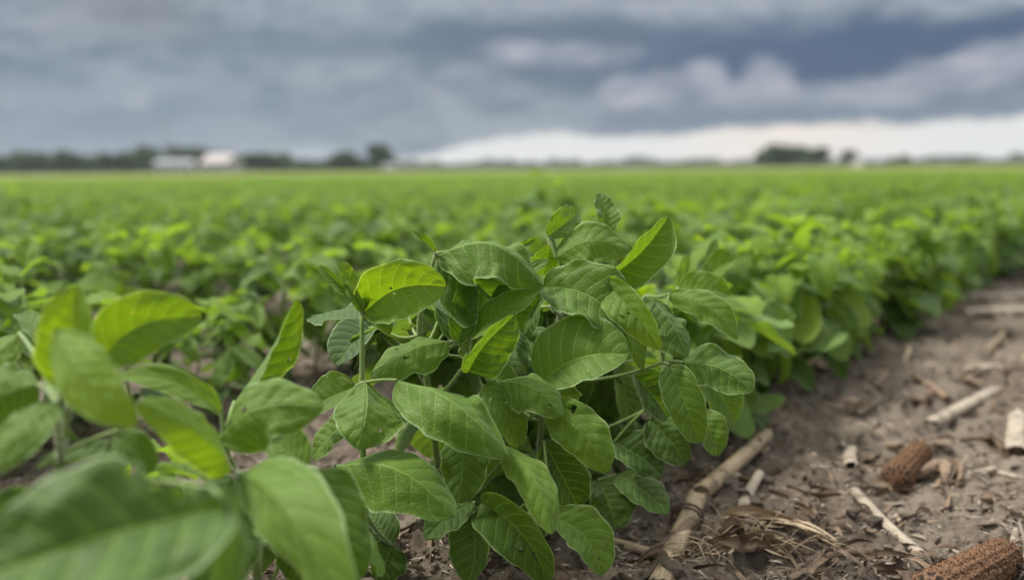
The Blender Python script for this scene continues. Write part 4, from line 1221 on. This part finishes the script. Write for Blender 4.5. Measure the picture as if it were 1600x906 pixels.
while ct < 9000:
    px = rng.uniform(-100, 1700); py = rng.uniform(330, 960)
    g_ = G(px, py)
    if g_.length > 6: continue
    L = rng.uniform(.002, .016) * (1 if rng.random() < .9 else 2); w = rng.uniform(.0004, .0016); a_ = rng.uniform(0, 3.14)
    d = np.array([math.cos(a_), math.sin(a_), rng.normal(0, .15)]); s = np.array([-math.sin(a_), math.cos(a_), rng.normal(0, .3)])
    c = np.array([g_.x, g_.y, gz(g_) + .0012]); k = len(vs_)
    m_ = c + np.array([0, 0, w * 1.2])
    vs_ += [c - d * L / 2, c + s * w, c + d * L / 2, c - s * w, m_]
    fs_ += [(k, k + 1, k + 4), (k + 1, k + 2, k + 4), (k + 2, k + 3, k + 4), (k + 3, k, k + 4)]; tt_ += [rng.uniform(.1, 1)] * 5; ct += 1
mb.add(np.array(vs_), fs_, None, tt_)
o = mk('straw_litter', mb.mesh('straw_litter', False), [PALE]); tag(o, 'fine straw crumbs strewn over the soil', 'straw litter', kind='stuff')
# shredded husk and leaf litter
mb = MB(); rs = random.Random(19); n_ = 0
while n_ < 1100:
    px = rs.uniform(-50, 1650); py = rs.uniform(400, 940); g_ = G(px, py)
    q_ = -g_.x * RD.y + g_.y * RD.x
    if g_.length > 5 or (q_ > .45 and rs.random() < .5): continue
    g_.z = gz(g_) + .002; a_ = rs.uniform(0, 6.28); L = rs.uniform(.008, .04)
    d = Vector((math.cos(a_), math.sin(a_), rs.uniform(-.1, .35))) * L
    ribbon(mb, curve(g_, g_ + d, Vector((rs.uniform(-1, 1), rs.uniform(-1, 1), rs.uniform(0, 1))) * L * .2, 5), rs.uniform(.0008, .0038), rs, rs.uniform(-3, 3), rs.uniform(.0, .9), 2); n_ += 1
o = mk('husk_litter', mb.mesh('husk_litter'), [BROWN]); tag(o, 'shredded brown husk and leaf bits littering the soil', 'plant litter', kind='stuff')
# soil crumbs
mb = MB(); ico = []
import bmesh
bm = bmesh.new(); bmesh.ops.create_icosphere(bm, subdivisions=1, radius=1); iv = np.array([v.co[:] for v in bm.verts]); ifc = [tuple(v.index for v in f.verts) for f in bm.faces]; bm.free()
for _ in range(8500):
    px = rng.uniform(-100, 1700); py = rng.uniform(360, 960); g_ = G(px, py)
    if g_.length > 5: continue
    s = min(.013, .0012 + rng.exponential(.0015)); v = iv * (1 + rng.uniform(-.55, .45, (len(iv), 1))) * s * np.array([1, rng.uniform(.6, 1), .7])
    mb.add(v + np.array([g_.x, g_.y, gz(g_) + s * .2]), ifc, None, .5)
o = mk('soil_crumbs', mb.mesh('soil_crumbs', False), [SOIL]); tag(o, 'loose crumbs of grey brown soil', 'soil', kind='stuff')

# ------------------------------------------------------------------ haze
m = bpy.data.materials.new('haze_air'); m.use_nodes = True; t = m.node_tree; t.nodes.clear()
pv = t.nodes.new('ShaderNodeVolumePrincipled'); pv.inputs['Density'].default_value = .00015; pv.inputs['Color'].default_value = (.86, .92, 1, 1); pv.inputs['Anisotropy'].default_value = .2
oo = t.nodes.new('ShaderNodeOutputMaterial'); t.links.new(pv.outputs[0], oo.inputs['Volume'])
mb = MB(); box(mb, (-1100, -1100, -1.2), (1100, 1100, 24)); hz_ = mk('haze', mb.mesh('haze', False), [m]); tag(hz_, 'thin damp air over the field', 'haze', kind='stuff')
